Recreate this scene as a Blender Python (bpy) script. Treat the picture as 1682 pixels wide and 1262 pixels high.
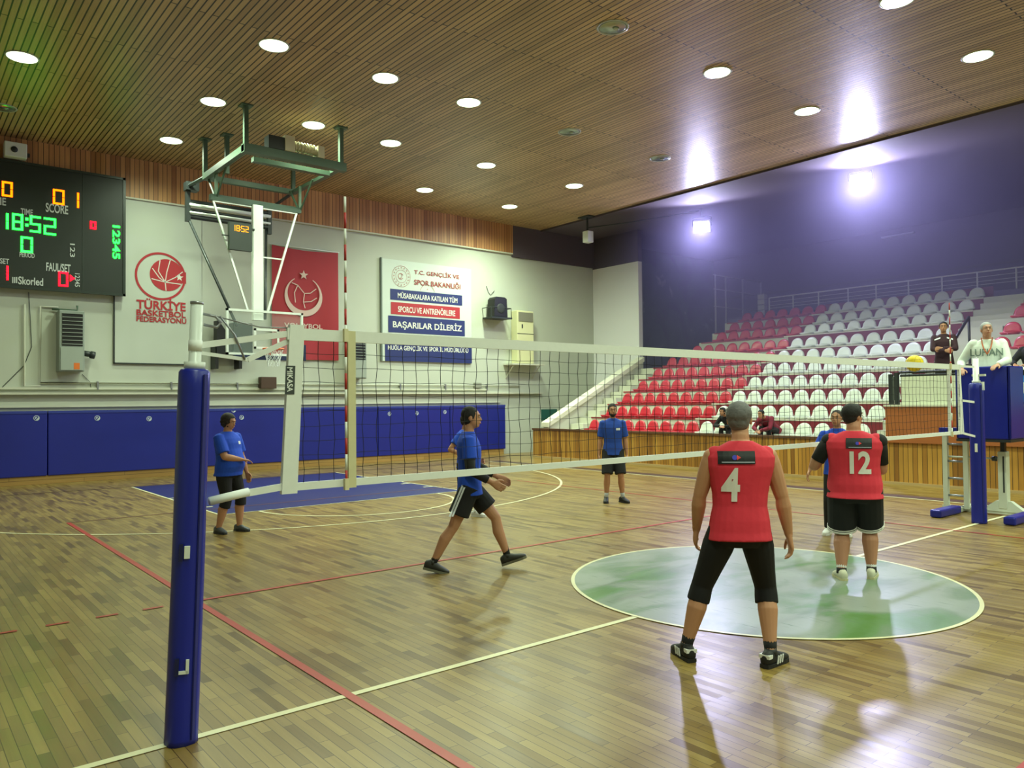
import bpy, bmesh, math, random
from mathutils import Vector, Matrix, Euler
from mathutils.bvhtree import BVHTree

random.seed(7)
for o in list(bpy.data.objects):
    bpy.data.objects.remove(o, do_unlink=True)
SC = bpy.context.scene
COL = SC.collection
PI = math.pi

# ------------------------------------------------------------------ camera
FPX = 1268.3
CAM_LOC = Vector((-2.244, -4.375, 1.804))
YAW, PITCH, ROLL = 0.8863, 0.0229, -0.0101
_F = Vector((math.cos(PITCH)*math.cos(YAW), math.cos(PITCH)*math.sin(YAW), math.sin(PITCH)))
_R = Vector((math.sin(YAW), -math.cos(YAW), 0))
_U = _R.cross(_F)
CR = math.cos(ROLL)*_R + math.sin(ROLL)*_U
CU = -math.sin(ROLL)*_R + math.cos(ROLL)*_U
cd = bpy.data.cameras.new('camera')
cam = bpy.data.objects.new('camera', cd)
COL.objects.link(cam)
cd.sensor_fit = 'HORIZONTAL'; cd.sensor_width = 36.0
cd.lens = FPX/1682*36.0
cd.clip_end = 200
M = Matrix((CR, CU, -_F)).transposed().to_4x4(); M.translation = CAM_LOC
cam.matrix_world = M
SC.camera = cam

# ------------------------------------------------------------------ view + world
SC.view_settings.view_transform = 'Standard'
SC.view_settings.look = 'None'
SC.view_settings.gamma = 1.0
SC.view_settings.use_curve_mapping = False
SC.view_settings.exposure = -0.85
wd = bpy.data.worlds.new('world'); SC.world = wd; wd.use_nodes = True
wd.node_tree.nodes['Background'].inputs[0].default_value = (0.75, 0.85, 0.7, 1)
wd.node_tree.nodes['Background'].inputs[1].default_value = 0.02

LAMP_COL = (0.82, 1.0, 0.72)
LAMP_W = 95.0
FLOOD_COL = (0.62, 0.61, 1.0)

def area(name, loc, size, energy, color, target=None, spread=180):
    l = bpy.data.lights.new(name, 'AREA'); l.energy = energy; l.color = color
    l.shape = 'RECTANGLE'; l.size, l.size_y = size; l.spread = math.radians(spread)
    o = bpy.data.objects.new(name, l); COL.objects.link(o); o.location = loc
    if target is not None:
        o.rotation_euler = (Vector(target)-Vector(loc)).to_track_quat('-Z', 'Y').to_euler()
    return o

# ------------------------------------------------------------------ helpers
def at(px, py, ax, v):
    """photo pixel -> point on the world plane coordinate[ax] == v"""
    d = _F + CR*((px-841)/FPX) + CU*((631-py)/FPX)
    t = (v-CAM_LOC[ax])/d[ax]
    return CAM_LOC + d*t

def s2l(c):
    return tuple(((v/255)/12.92 if v/255 <= .04045 else ((v/255+.055)/1.055)**2.4) for v in c)

class MB:
    def __init__(s): s.v=[]; s.f=[]; s.m=[]
    def add(s, vs, fs, mi=0):
        b=len(s.v); s.v += [tuple(v) for v in vs]; s.f += [tuple(b+i for i in f) for f in fs]; s.m += [mi]*len(fs); return s
    def box(s, a, b, mi=0):
        x0,y0,z0=[min(a[i],b[i]) for i in range(3)]; x1,y1,z1=[max(a[i],b[i]) for i in range(3)]
        return s.add([(x0,y0,z0),(x1,y0,z0),(x1,y1,z0),(x0,y1,z0),(x0,y0,z1),(x1,y0,z1),(x1,y1,z1),(x0,y1,z1)],
                     [(0,3,2,1),(4,5,6,7),(0,1,5,4),(1,2,6,5),(2,3,7,6),(3,0,4,7)], mi)
    def obox(s, c, ax, hx, hy, hz, mi=0):
        c=Vector(c); X,Y,Z=ax
        vs=[c+X*(sx*hx)+Y*(sy*hy)+Z*(sz*hz) for sz in (-1,1) for sx,sy in ((-1,-1),(1,-1),(1,1),(-1,1))]
        return s.add(vs, [(0,3,2,1),(4,5,6,7),(0,1,5,4),(1,2,6,5),(2,3,7,6),(3,0,4,7)], mi)
    def tube(s, pts, r, n=10, mi=0, flat=1.0, side=None, round_ends=False):
        pts=[Vector(p) for p in pts]; k=len(pts)
        rs=list(r) if hasattr(r,'__len__') else [r]*k
        if round_ends:
            d0=(pts[0]-pts[1]).normalized(); d1=(pts[-1]-pts[-2]).normalized()
            r0,r1=rs[0],rs[-1]
            pts=[pts[0]+d0*r0*.95, pts[0]+d0*r0*.6]+pts+[pts[-1]+d1*r1*.6, pts[-1]+d1*r1*.95]
            rs=[r0*.3, r0*.8]+rs+[r1*.8, r1*.3]; k+=4
        ref = Vector(side) if side is not None else None
        base=len(s.v); prev=None
        for i,p in enumerate(pts):
            t=(pts[min(i+1,k-1)]-pts[max(i-1,0)])
            if t.length<1e-9: t=Vector((0,0,1))
            t.normalize()
            if ref is not None: u=ref-t*ref.dot(t)
            elif prev is not None: u=prev-t*prev.dot(t)
            else:
                a=Vector((0,0,1)) if abs(t.z)<.9 else Vector((1,0,0)); u=a-t*a.dot(t)
            if u.length<1e-6: u=t.orthogonal()
            u.normalize(); prev=u; w=t.cross(u)
            for j in range(n):
                a=2*PI*(j+.5)/n; s.v.append(tuple(p+u*(rs[i]*math.cos(a))+w*(rs[i]*flat*math.sin(a))))
        for i in range(k-1):
            for j in range(n):
                a=base+i*n+j; b=base+i*n+(j+1)%n
                s.f.append((a,b,b+n,a+n)); s.m.append(mi)
        s.f.append(tuple(base+j for j in range(n))[::-1]); s.m.append(mi)
        s.f.append(tuple(base+(k-1)*n+j for j in range(n))); s.m.append(mi)
        return s
    def rings(s, rl, n=20, mi=0, pw=2.0):
        """rl: list of (centre, rx, ry[, X, Y]); closed loft; pw>2 squarer"""
        base=len(s.v)
        for q in rl:
            c,rx,ry=Vector(q[0]),q[1],q[2]
            X=Vector(q[3]) if len(q)>3 else Vector((1,0,0)); Y=Vector(q[4]) if len(q)>4 else Vector((0,1,0))
            for j in range(n):
                a=2*PI*j/n; ca,sa=math.cos(a),math.sin(a)
                ca=math.copysign(abs(ca)**(2/pw),ca); sa=math.copysign(abs(sa)**(2/pw),sa)
                s.v.append(tuple(c+X*(rx*ca)+Y*(ry*sa)))
        k=len(rl)
        for i in range(k-1):
            for j in range(n):
                a=base+i*n+j; b=base+i*n+(j+1)%n
                s.f.append((a,b,b+n,a+n)); s.m.append(mi)
        s.f.append(tuple(base+j for j in range(n))[::-1]); s.m.append(mi)
        s.f.append(tuple(base+(k-1)*n+j for j in range(n))); s.m.append(mi)
        return s
    def ball(s, c, rx, ry=None, rz=None, n=14, k=9, mi=0, R=None):
        ry=rx if ry is None else ry; rz=rx if rz is None else rz; c=Vector(c); base=len(s.v)
        R=R or Matrix.Identity(3)
        s.v.append(tuple(c+R@Vector((0,0,-rz))))
        for i in range(1,k):
            b=-PI/2+PI*i/k
            for j in range(n):
                a=2*PI*j/n; s.v.append(tuple(c+R@Vector((rx*math.cos(b)*math.cos(a), ry*math.cos(b)*math.sin(a), rz*math.sin(b)))))
        s.v.append(tuple(c+R@Vector((0,0,rz)))); top=len(s.v)-1
        for j in range(n):
            s.f.append((base, base+1+(j+1)%n, base+1+j)); s.m.append(mi)
            q=base+1+(k-2)*n; s.f.append((q+j, q+(j+1)%n, top)); s.m.append(mi)
        for i in range(k-2):
            for j in range(n):
                a=base+1+i*n+j; b=base+1+i*n+(j+1)%n; s.f.append((a,b,b+n,a+n)); s.m.append(mi)
        return s
    def prism(s, poly, ax, v0, v1, mi=0):
        """poly: 2D points in the two remaining axes, extruded along ax from v0 to v1"""
        def P(a,b,v):
            q=[0,0,0]; o=[i for i in range(3) if i!=ax]; q[ax]=v; q[o[0]]=a; q[o[1]]=b; return tuple(q)
        n=len(poly); vs=[P(a,b,v0) for a,b in poly]+[P(a,b,v1) for a,b in poly]
        fs=[tuple(range(n))[::-1], tuple(range(n,2*n))]+[(i,(i+1)%n,n+(i+1)%n,n+i) for i in range(n)]
        return s.add(vs,fs,mi)
    def quad_strip(s, path, w, P, mi=0, closed=False):
        """flat 2D stroke of width w; P maps (a,b) -> 3D"""
        n=len(path); L=[]; Rr=[]
        for i,(a,b) in enumerate(path):
            p=path[(i-1)%n] if closed else path[max(i-1,0)]; q=path[(i+1)%n] if closed else path[min(i+1,n-1)]
            dx,dy=q[0]-p[0],q[1]-p[1]; l=math.hypot(dx,dy) or 1
            ww = w[i] if hasattr(w,'__len__') else w
            nx,ny=-dy/l*ww/2,dx/l*ww/2
            L.append(P(a+nx,b+ny)); Rr.append(P(a-nx,b-ny))
        m=n if closed else n-1
        return s.add(L+Rr,[(i,(i+1)%n,n+(i+1)%n,n+i) for i in range(m)],mi)

def mesh_of(name, mb, mats, smooth=False):
    me=bpy.data.meshes.new(name)
    me.from_pydata([tuple(v) for v in mb.v],[],mb.f)
    bm=bmesh.new(); bm.from_mesh(me); bmesh.ops.recalc_face_normals(bm,faces=bm.faces[:])
    bm.to_mesh(me); bm.free()
    for m in (mats if isinstance(mats,(list,tuple)) else [mats]): me.materials.append(m)
    for p,mi in zip(me.polygons,mb.m):
        p.material_index=mi; p.use_smooth=smooth
    return me

def obj(name, mb, mats, parent=None, smooth=False, bevel=0, label=None):
    me=mb if isinstance(mb,bpy.types.Mesh) else mesh_of(name,mb,mats,smooth)
    o=bpy.data.objects.new(name,me); COL.objects.link(o)
    if bevel:
        b=o.modifiers.new('b','BEVEL'); b.width=bevel; b.segments=2; b.limit_method='ANGLE'; b.angle_limit=.6
    if parent is not None:
        o.parent=parent
        if parent.get('wsp'): o.matrix_parent_inverse=Matrix.Translation(-Vector(parent.location))
        elif parent.parent is not None and parent.parent.get('wsp'): pass
    if label: o['label']=label
    return o

def tag(o,label,cat,group=None):
    o['label']=label; o['category']=cat
    if group: o['group']=group
    return o

def thing(name,label,cat,loc=(0,0,0),group=None,world=True,rz=0):
    """Empty at the thing's base; world=True: child geometry is given in world coordinates"""
    o=bpy.data.objects.new(name,None); COL.objects.link(o); o.location=loc; o.rotation_euler=(0,0,rz)
    o.empty_display_size=.2
    tag(o,label,cat,group)
    if world: o['wsp']=1
    return o

def struct(name,mb,mats,parent=None,smooth=False):
    o=obj(name,mb,mats,parent,smooth)
    if parent is None: o['kind']='structure'
    return o

def dup(root,loc=None,rot=None,label=None,group=None):
    r=root.copy(); COL.objects.link(r)
    if loc is not None: r.location=loc
    if rot is not None: r.rotation_euler=rot
    if label: r['label']=label
    if group: r['group']=group
    for ch in list(root.children):
        c=ch.copy(); COL.objects.link(c); c.parent=r
        for g in list(ch.children):
            d=g.copy(); COL.objects.link(d); d.parent=c
    return r

# ------------------------------------------------------------------ materials
MATS={}
def mat(name,rgb,rough=.6,metal=0,spec=.5,var=0,scale=20,bump=0,emit=None,estr=0,coat=0,alpha=1):
    if name in MATS: return MATS[name]
    m=bpy.data.materials.new(name); m.use_nodes=True; nt=m.node_tree; b=nt.nodes['Principled BSDF']
    c=s2l(rgb)+(1,)
    b.inputs['Base Color'].default_value=c; b.inputs['Roughness'].default_value=rough
    b.inputs['Metallic'].default_value=metal; b.inputs['Specular IOR Level'].default_value=spec
    b.inputs['Coat Weight'].default_value=coat
    if alpha<1: b.inputs['Alpha'].default_value=alpha
    if emit: b.inputs['Emission Color'].default_value=s2l(emit)+(1,); b.inputs['Emission Strength'].default_value=estr
    tc=nt.nodes.new('ShaderNodeTexCoord'); nz=nt.nodes.new('ShaderNodeTexNoise')
    nz.inputs['Scale'].default_value=scale; nz.inputs['Detail'].default_value=4
    nt.links.new(tc.outputs['Object'],nz.inputs['Vector'])
    if var:
        mx=nt.nodes.new('ShaderNodeMix'); mx.data_type='RGBA'
        mx.inputs['A'].default_value=tuple(v*(1-var) for v in c[:3])+(1,); mx.inputs['B'].default_value=tuple(min(1,v*(1+var)) for v in c[:3])+(1,)
        nt.links.new(nz.outputs['Fac'],mx.inputs['Factor']); nt.links.new(mx.outputs['Result'],b.inputs['Base Color'])
    if bump:
        bp=nt.nodes.new('ShaderNodeBump'); bp.inputs['Strength'].default_value=bump; bp.inputs['Distance'].default_value=.01
        nt.links.new(nz.outputs['Fac'],bp.inputs['Height']); nt.links.new(bp.outputs['Normal'],b.inputs['Normal'])
    MATS[name]=m; return m

def glow(name,rgb,strength):
    if name in MATS: return MATS[name]
    m=bpy.data.materials.new(name); m.use_nodes=True; nt=m.node_tree; nt.nodes.clear()
    e=nt.nodes.new('ShaderNodeEmission'); o=nt.nodes.new('ShaderNodeOutputMaterial')
    e.inputs[0].default_value=s2l(rgb)+(1,); e.inputs[1].default_value=strength
    nt.links.new(e.outputs[0],o.inputs[0]); MATS[name]=m; return m

def boards(name,cols,along,width,length,gap,rough,gapcol=(20,14,8),bump=.3,tone=.25,coat=0,offset=.37,grain=60,spec=.5,rvar=0):
    """planks: 'along' axis index of the length, 'across' axis index of the width = second item"""
    m=bpy.data.materials.new(name); m.use_nodes=True; nt=m.node_tree; b=nt.nodes['Principled BSDF']; N=nt.nodes; Lk=nt.links
    tc=N.new('ShaderNodeTexCoord'); sp=N.new('ShaderNodeSeparateXYZ'); cb=N.new('ShaderNodeCombineXYZ')
    Lk.new(tc.outputs['Object'],sp.inputs[0]); Lk.new(sp.outputs[along[0]],cb.inputs[0]); Lk.new(sp.outputs[along[1]],cb.inputs[1])
    def brick(c1,c2,mort,bias=0):
        br=N.new('ShaderNodeTexBrick'); br.offset=offset; br.offset_frequency=2; br.squash=1
        br.inputs['Color1'].default_value=c1; br.inputs['Color2'].default_value=c2; br.inputs['Mortar'].default_value=mort
        br.inputs['Scale'].default_value=1; br.inputs['Mortar Size'].default_value=gap; br.inputs['Mortar Smooth'].default_value=.1
        br.inputs['Bias'].default_value=bias; br.inputs['Brick Width'].default_value=length; br.inputs['Row Height'].default_value=width
        Lk.new(cb.outputs[0],br.inputs['Vector']); return br
    B=brick((0,0,0,1),(1,1,1,1),(.5,.5,.5,1))
    G=brick((1,1,1,1),(1,1,1,1),(0,0,0,1))
    rp=N.new('ShaderNodeValToRGB'); rp.color_ramp.interpolation='LINEAR'
    els=rp.color_ramp.elements
    for i,c in enumerate(cols):
        p=i/(len(cols)-1)
        e=els[i] if i<2 else els.new(p)
        e.position=p; e.color=s2l(c)+(1,)
    Lk.new(B.outputs['Color'],rp.inputs[0])
    nz=N.new('ShaderNodeTexNoise'); mp=N.new('ShaderNodeMapping'); mp.inputs['Scale'].default_value=(1.5,grain,1)
    Lk.new(cb.outputs[0],mp.inputs[0]); Lk.new(mp.outputs[0],nz.inputs['Vector']); nz.inputs['Scale'].default_value=1; nz.inputs['Detail'].default_value=5
    n2=N.new('ShaderNodeTexNoise'); n2.inputs['Scale'].default_value=.6; n2.inputs['Detail'].default_value=4; Lk.new(tc.outputs['Object'],n2.inputs['Vector'])
    ad=N.new('ShaderNodeMath'); ad.operation='ADD'; Lk.new(nz.outputs['Fac'],ad.inputs[0]); Lk.new(n2.outputs['Fac'],ad.inputs[1])
    mr=N.new('ShaderNodeMapRange'); mr.inputs[1].default_value=.6; mr.inputs[2].default_value=1.4; mr.inputs[3].default_value=1-tone; mr.inputs[4].default_value=1+tone
    Lk.new(ad.outputs[0],mr.inputs[0])
    vm=N.new('ShaderNodeVectorMath'); vm.operation='SCALE'; Lk.new(rp.outputs[0],vm.inputs[0]); Lk.new(mr.outputs[0],vm.inputs['Scale'])
    mx=N.new('ShaderNodeMix'); mx.data_type='RGBA'; mx.inputs['A'].default_value=s2l(gapcol)+(1,)
    Lk.new(G.outputs['Color'],mx.inputs['Factor']); Lk.new(vm.outputs[0],mx.inputs['B']); Lk.new(mx.outputs['Result'],b.inputs['Base Color'])
    bp=N.new('ShaderNodeBump'); bp.inputs['Strength'].default_value=bump; bp.inputs['Distance'].default_value=.004
    a2=N.new('ShaderNodeMath'); a2.operation='MULTIPLY_ADD'; a2.inputs[1].default_value=.25
    Lk.new(B.outputs['Color'],a2.inputs[0]); Lk.new(G.outputs['Color'],a2.inputs[2]); Lk.new(a2.outputs[0],bp.inputs['Height']); Lk.new(bp.outputs[0],b.inputs['Normal'])
    b.inputs['Roughness'].default_value=rough; b.inputs['Coat Weight'].default_value=coat; b.inputs['Coat Roughness'].default_value=rough*.6; b.inputs['Specular IOR Level'].default_value=spec
    if rvar:
        r2=N.new('ShaderNodeMapRange'); r2.inputs[3].default_value=rough-rvar; r2.inputs[4].default_value=rough+rvar
        Lk.new(B.outputs['Color'],r2.inputs[0]); Lk.new(r2.outputs[0],b.inputs['Roughness'])
    MATS[name]=m; return m

M_FLOOR=boards('parquet',[(96,74,36),(126,102,52),(134,110,58),(146,122,66),(114,90,44)],(1,0),.062,.5,.002,.31,gapcol=(66,46,24),bump=.12,tone=.2,coat=.0,grain=30,rvar=.03)
M_CEIL=boards('ceiling_boards',[(156,130,92),(178,148,106),(190,160,116),(164,134,96)],(1,0),.105,4.0,.012,.42,gapcol=(26,18,10),bump=.9,tone=.2,grain=40,offset=.5)
M_FASC=boards('fascia_boards',[(150,100,58),(178,126,76),(196,146,90),(162,110,64)],(2,0),.11,30.0,.006,.5,gapcol=(30,18,8),bump=.5,tone=.2,offset=.5,grain=20)
M_FRONT=boards('stand_front_boards',[(132,88,34),(166,118,48),(186,140,62),(146,100,40)],(2,1),.095,30.0,.005,.42,gapcol=(40,20,8),bump=.6,tone=.18,offset=.5,grain=20)
M_SKIRT=boards('skirting_boards',[(150,116,62),(172,138,80)],(0,2),.1,2.4,.003,.4,gapcol=(60,38,18),tone=.25)
M_WALL=mat('cream_paint',(186,190,176),.75,var=.05,scale=1.2,bump=.1)
M_WALLW=mat('white_side_paint',(232,232,232),.8,var=.03,scale=1)
M_CREAM=mat('cream_concrete',(196,196,178),.75,var=.05,scale=3)
M_REDR=mat('dark_red_paint',(120,30,40),.6,var=.06,scale=6)
M_DARKCEIL=mat('dark_soffit_paint',(80,70,78),.8)
M_HALL=mat('slate_wall_paint',(112,106,140),.85,var=.12,scale=.8)
M_WHITE=mat('white_plastic',(225,228,220),.45)
M_TAPE=mat('net_tape_white',(226,230,226),.7,var=.04,scale=30)
M_METW=mat('white_enamel',(214,220,214),.35)
M_METG=mat('green_enamel',(70,92,74),.45,var=.08,scale=10)
M_DARK=mat('dark_steel',(38,44,44),.45)
M_BLACK=mat('black_plastic',(16,17,18),.45)
M_BLUE=mat('blue_vinyl',(20,32,140),.35,var=.08,scale=5,bump=.05)
M_MAT=mat('navy_mat_vinyl',(22,32,128),.4,var=.07,scale=2.5,bump=.06)
M_STEEL=mat('steel',(150,152,158),.35,metal=.7)
M_SEATR=mat('red_seat_plastic',(186,40,56),.3,var=.03)
M_SEATW=mat('ivory_seat_plastic',(214,220,208),.32,var=.02)
M_LINEW=mat('white_line_paint',(214,208,168),.35,var=.05,scale=12)
M_LINER=mat('red_line_paint',(166,48,40),.35,var=.06,scale=12)
M_LINEB=mat('brown_line_paint',(66,44,34),.4,var=.1,scale=12)
M_RAIL=mat('pale_rail_paint',(228,228,234),.5)
M_KEY=mat('blue_floor_paint',(38,42,100),.3,var=.12,scale=5)

def text_mesh(txt,bold=0.0,extrude=0.0):
    c=bpy.data.curves.new('t','FONT'); c.body=txt; c.size=1; c.offset=bold; c.extrude=extrude; c.resolution_u=4
    c.align_x='LEFT'
    o=bpy.data.objects.new('t',c); COL.objects.link(o)
    dg=bpy.context.evaluated_depsgraph_get(); dg.update()
    me=bpy.data.meshes.new_from_object(o.evaluated_get(dg))
    bpy.data.objects.remove(o,do_unlink=True)
    return me

def fit_text(mb,txt,x0,x1,z0,z1,P,mi=0,bold=.01,rot=False):
    """fit text into the 2D rectangle and append to mb; P maps (a,b)->3D"""
    me=text_mesh(txt,bold)
    if not me.vertices: return
    vs=[(v.co.x,v.co.y) for v in me.vertices]
    if rot: vs=[(b,-a) for a,b in vs]
    ax,bx=min(v[0] for v in vs),max(v[0] for v in vs); ay,by=min(v[1] for v in vs),max(v[1] for v in vs)
    pts=[P(x0+(a-ax)/(bx-ax)*(x1-x0), z0+(b-ay)/(by-ay)*(z1-z0)) for a,b in vs]
    mb.add(pts,[tuple(p.vertices) for p in me.polygons],mi)
    bpy.data.meshes.remove(me)

SEG={'0':'abcdef','1':'bc','2':'abged','3':'abgcd','4':'fgbc','5':'afgcd','6':'afgedc','7':'abc','8':'abcdefg','9':'abcdfg'}
def seg_digit(mb,d,x0,x1,z0,z1,t,P,mi=0):
    zm=(z0+z1)/2; h=t/2; g=t*.15
    S={'a':((x0,z1-t),(x1,z1)),'d':((x0,z0),(x1,z0+t)),'g':((x0,zm-h),(x1,zm+h)),
       'f':((x0,zm+g),(x0+t,z1-g)),'b':((x1-t,zm+g),(x1,z1-g)),'e':((x0,z0+g),(x0+t,zm-g)),'c':((x1-t,z0+g),(x1,zm-g))}
    for c in SEG[d]:
        (a,b),(e,f)=S[c]; mb.add([P(a,b),P(e,b),P(e,f),P(a,f)],[(0,1,2,3)],mi)

def arc(cx,cy,r,a0,a1,n=48): return [(cx+r*math.cos(a0+(a1-a0)*i/n),cy+r*math.sin(a0+(a1-a0)*i/n)) for i in range(n+1)]
ORD=['first','second','third','fourth','fifth','sixth','seventh','eighth','ninth','tenth','eleventh','twelfth','thirteenth','fourteenth','fifteenth','sixteenth','seventeenth','eighteenth','nineteenth','twentieth','twenty-first','twenty-second']
# ================================================================== the room
YW=16.6; CZ=8.0; XS=14.2
floor=struct('floor',MB().box((-6,-17,-.2),(27,YW,0)),M_FLOOR)
def fp(z): return lambda a,b:(a,b,z)
def fstrip(name,path,w,m,z=.003,closed=False,label=None):
    return obj(name,MB().quad_strip(path,w,fp(z),closed=closed),m,floor,label=label)
# basketball key + lines
obj('key_area',MB().add([(2.05,8.48,.002),(6.95,8.48,.002),(6.95,14.2,.002),(2.05,14.2,.002)],[(0,1,2,3)]),M_KEY,floor,label='dark blue painted key')
fstrip('key_line',[(2.05,14.2),(2.05,8.48),(6.95,8.48),(6.95,14.2)],.05,M_LINEW,.004,label='white outline of the key')
fstrip('free_throw_arc',arc(4.5,8.46,1.8,PI,2*PI),.05,M_LINEW,.004)
fstrip('three_point_line',[(-2.15,14.2)]+arc(4.5,12.7,6.65,PI,2*PI,90)+[(11.15,14.2)],.05,M_LINEW,.0045,label='cream three point line')
for yy in (9.6,10.5,11.4):
    fstrip('lane_mark',[(2.05,yy),(2.3,yy)],.08,M_LINEW,.0048); fstrip('lane_mark',[(6.7,yy),(6.95,yy)],.08,M_LINEW,.0048)
fstrip('centre_line',[(-3.3,0),(12,0)],.055,M_LINEW,.004,label='cream centre line')
fstrip('end_line',[(-3.0,14.28),(12,14.28)],.05,M_LINEB,.0035)
fstrip('side_line',[(12.0,14.28),(12.0,-14)],.05,M_LINEW,.0035)
fstrip('brown_border',[(12.25,14.3),(12.25,-16)],.34,M_LINEB,.003,label='dark brown border stripe before the stand')
# volleyball lines
fstrip('red_side_line',[(0,-9.0),(0,9.25)],.06,M_LINER,.005,label='red volleyball side line')
fstrip('red_side_line',[(9,-9.0),(9,9.25)],.04,M_LINER,.005)
fstrip('red_end_line',[(0,9.25),(9,9.25)],.04,mat('faded_red_line',(120,78,56),.35),.005)
fstrip('red_attack_line',[(0,3),(9,3)],.05,M_LINER,.005)
fstrip('red_attack_line',[(0,-3),(9,-3)],.05,M_LINER,.005)
for i in range(5):
    x=-.28-i*.37; fstrip('red_dash',[(x,3),(x-.17,3)],.045,M_LINER,.005)
# centre circle decal
def circle_mat():
    m=bpy.data.materials.new('centre_circle_print'); m.use_nodes=True; nt=m.node_tree; N=nt.nodes; L=nt.links; b=N['Principled BSDF']
    tc=N.new('ShaderNodeTexCoord')
    n1=N.new('ShaderNodeTexNoise'); n1.inputs['Scale'].default_value=.85; n1.inputs['Detail'].default_value=6; n1.inputs['Distortion'].default_value=.6
    mp=N.new('ShaderNodeMapping'); mp.inputs['Location'].default_value=(3.1,7.4,0); mp.inputs['Rotation'].default_value=(0,0,.5); mp.inputs['Scale'].default_value=(1.0,1.9,1)
    L.new(tc.outputs['Object'],mp.inputs[0]); L.new(mp.outputs[0],n1.inputs['Vector'])
    r=N.new('ShaderNodeValToRGB'); e=r.color_ramp.elements
    e[0].position=.33; e[0].color=s2l((78,118,54))+(1,); e[1].position=.54; e[1].color=s2l((140,148,140))+(1,)
    x=e.new(.39); x.color=s2l((92,128,80))+(1,); x=e.new(.45); x.color=s2l((112,130,108))+(1,)
    L.new(n1.outputs['Fac'],r.inputs[0])
    # worn plank seams and scuffs
    sp=N.new('ShaderNodeSeparateXYZ'); cb=N.new('ShaderNodeCombineXYZ'); L.new(tc.outputs['Object'],sp.inputs[0]); L.new(sp.outputs[1],cb.inputs[0]); L.new(sp.outputs[0],cb.inputs[1])
    m2=N.new('ShaderNodeMapping'); m2.inputs['Scale'].default_value=(3.5,34,1); L.new(cb.outputs[0],m2.inputs[0])
    n2=N.new('ShaderNodeTexNoise'); n2.inputs['Scale'].default_value=1; n2.inputs['Detail'].default_value=5; L.new(m2.outputs[0],n2.inputs['Vector'])
    r2=N.new('ShaderNodeValToRGB'); r2.color_ramp.elements[0].position=.62; r2.color_ramp.elements[1].position=.72
    r2.color_ramp.elements[0].color=(0,0,0,1); L.new(n2.outputs['Fac'],r2.inputs[0])
    mx=N.new('ShaderNodeMix'); mx.data_type='RGBA'; L.new(r2.outputs[0],mx.inputs['Factor']); L.new(r.outputs[0],mx.inputs['A']); mx.inputs['B'].default_value=s2l((78,104,80))+(1,)
    L.new(mx.outputs['Result'],b.inputs['Base Color']); b.inputs['Roughness'].default_value=.3
    bp=N.new('ShaderNodeBump'); bp.inputs['Strength'].default_value=.15; bp.inputs['Distance'].default_value=.004; L.new(n2.outputs['Fac'],bp.inputs['Height']); L.new(bp.outputs[0],b.inputs['Normal'])
    return m
cc=arc(4.5,.02,1.86,0,2*PI,96)[:-1]
obj('centre_circle',MB().add([(a,b,.006) for a,b in cc],[tuple(range(96))]),circle_mat(),floor,label='white and green printed centre circle')
fstrip('centre_circle_rim',arc(4.5,.02,1.86,0,2*PI,96)[:-1],.035,M_LINEW,.0065,closed=True)

# walls
wb=struct('wall_back',MB().box((-6,YW,0),(18.95,YW+.25,CZ)),M_WALL)
obj('wood_fascia',MB().box((-6,YW-.09,7.02),(14.9,YW,CZ)),M_FASC,wb)
obj('dark_fascia',MB().box((14.9,YW-.09,6.9),(18.95,YW,CZ)),M_DARKCEIL,wb)
obj('fascia_lip',MB().box((-6,YW-.1,6.98),(14.9,YW,7.02)),M_CREAM,wb)
struct('baseboard_back',MB().box((-6,YW-.16,0),(14.35,YW-.002,.2)),M_SKIRT)
struct('wall_left',MB().box((-6.25,-17,0),(-6,YW+.25,CZ)),M_WALL)
struct('wall_front',MB().box((-6,-17.25,0),(27,-17,CZ)),M_WALL)
ws=struct('wall_side',MB().box((18.95,14.3,0),(19.15,YW,6.85)),M_WALLW)
obj('dark_band',MB().box((18.94,14.3,6.85),(19.15,YW,CZ)),M_DARKCEIL,ws)
def mural():
    m=bpy.data.materials.new('dark_green_mural'); m.use_nodes=True; nt=m.node_tree; N=nt.nodes; L=nt.links; b=N['Principled BSDF']
    tc=N.new('ShaderNodeTexCoord'); n=N.new('ShaderNodeTexNoise'); n.inputs['Scale'].default_value=1.1; n.inputs['Detail'].default_value=7; n.inputs['Distortion'].default_value=.8
    L.new(tc.outputs['Object'],n.inputs['Vector']); r=N.new('ShaderNodeValToRGB'); e=r.color_ramp.elements
    e[0].position=.38; e[0].color=s2l((26,32,44))+(1,); e[1].position=.74; e[1].color=s2l((112,122,116))+(1,)
    x=e.new(.5); x.color=s2l((32,58,44))+(1,); x=e.new(.66); x.color=s2l((44,66,58))+(1,)
    L.new(n.outputs['Fac'],r.inputs[0]); L.new(r.outputs[0],b.inputs['Base Color']); b.inputs['Roughness'].default_value=.85; return m
struct('wall_recess',MB().box((19.15,YW,0),(27,YW+.25,CZ)),mural())
wr=struct('wall_right',MB().box((26.6,-17,0),(26.85,YW,CZ)),M_HALL)
obj('dado_strip',MB().box((26.55,-17,6.22),(26.6,YW-.3,6.3)),mat('dado_grey',(110,108,130),.6),wr)
cw=struct('ceiling',MB().box((-6,-17,CZ),(16.2,YW+.1,CZ+.15)),M_CEIL)
struct('trim_1',MB().box((16.2,-17,CZ-.06),(16.26,YW-.1,CZ+.15)),M_DARKCEIL)
struct('ceiling_stand',MB().box((16.26,-17,CZ),(27,YW,CZ+.15)),M_DARKCEIL)

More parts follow.
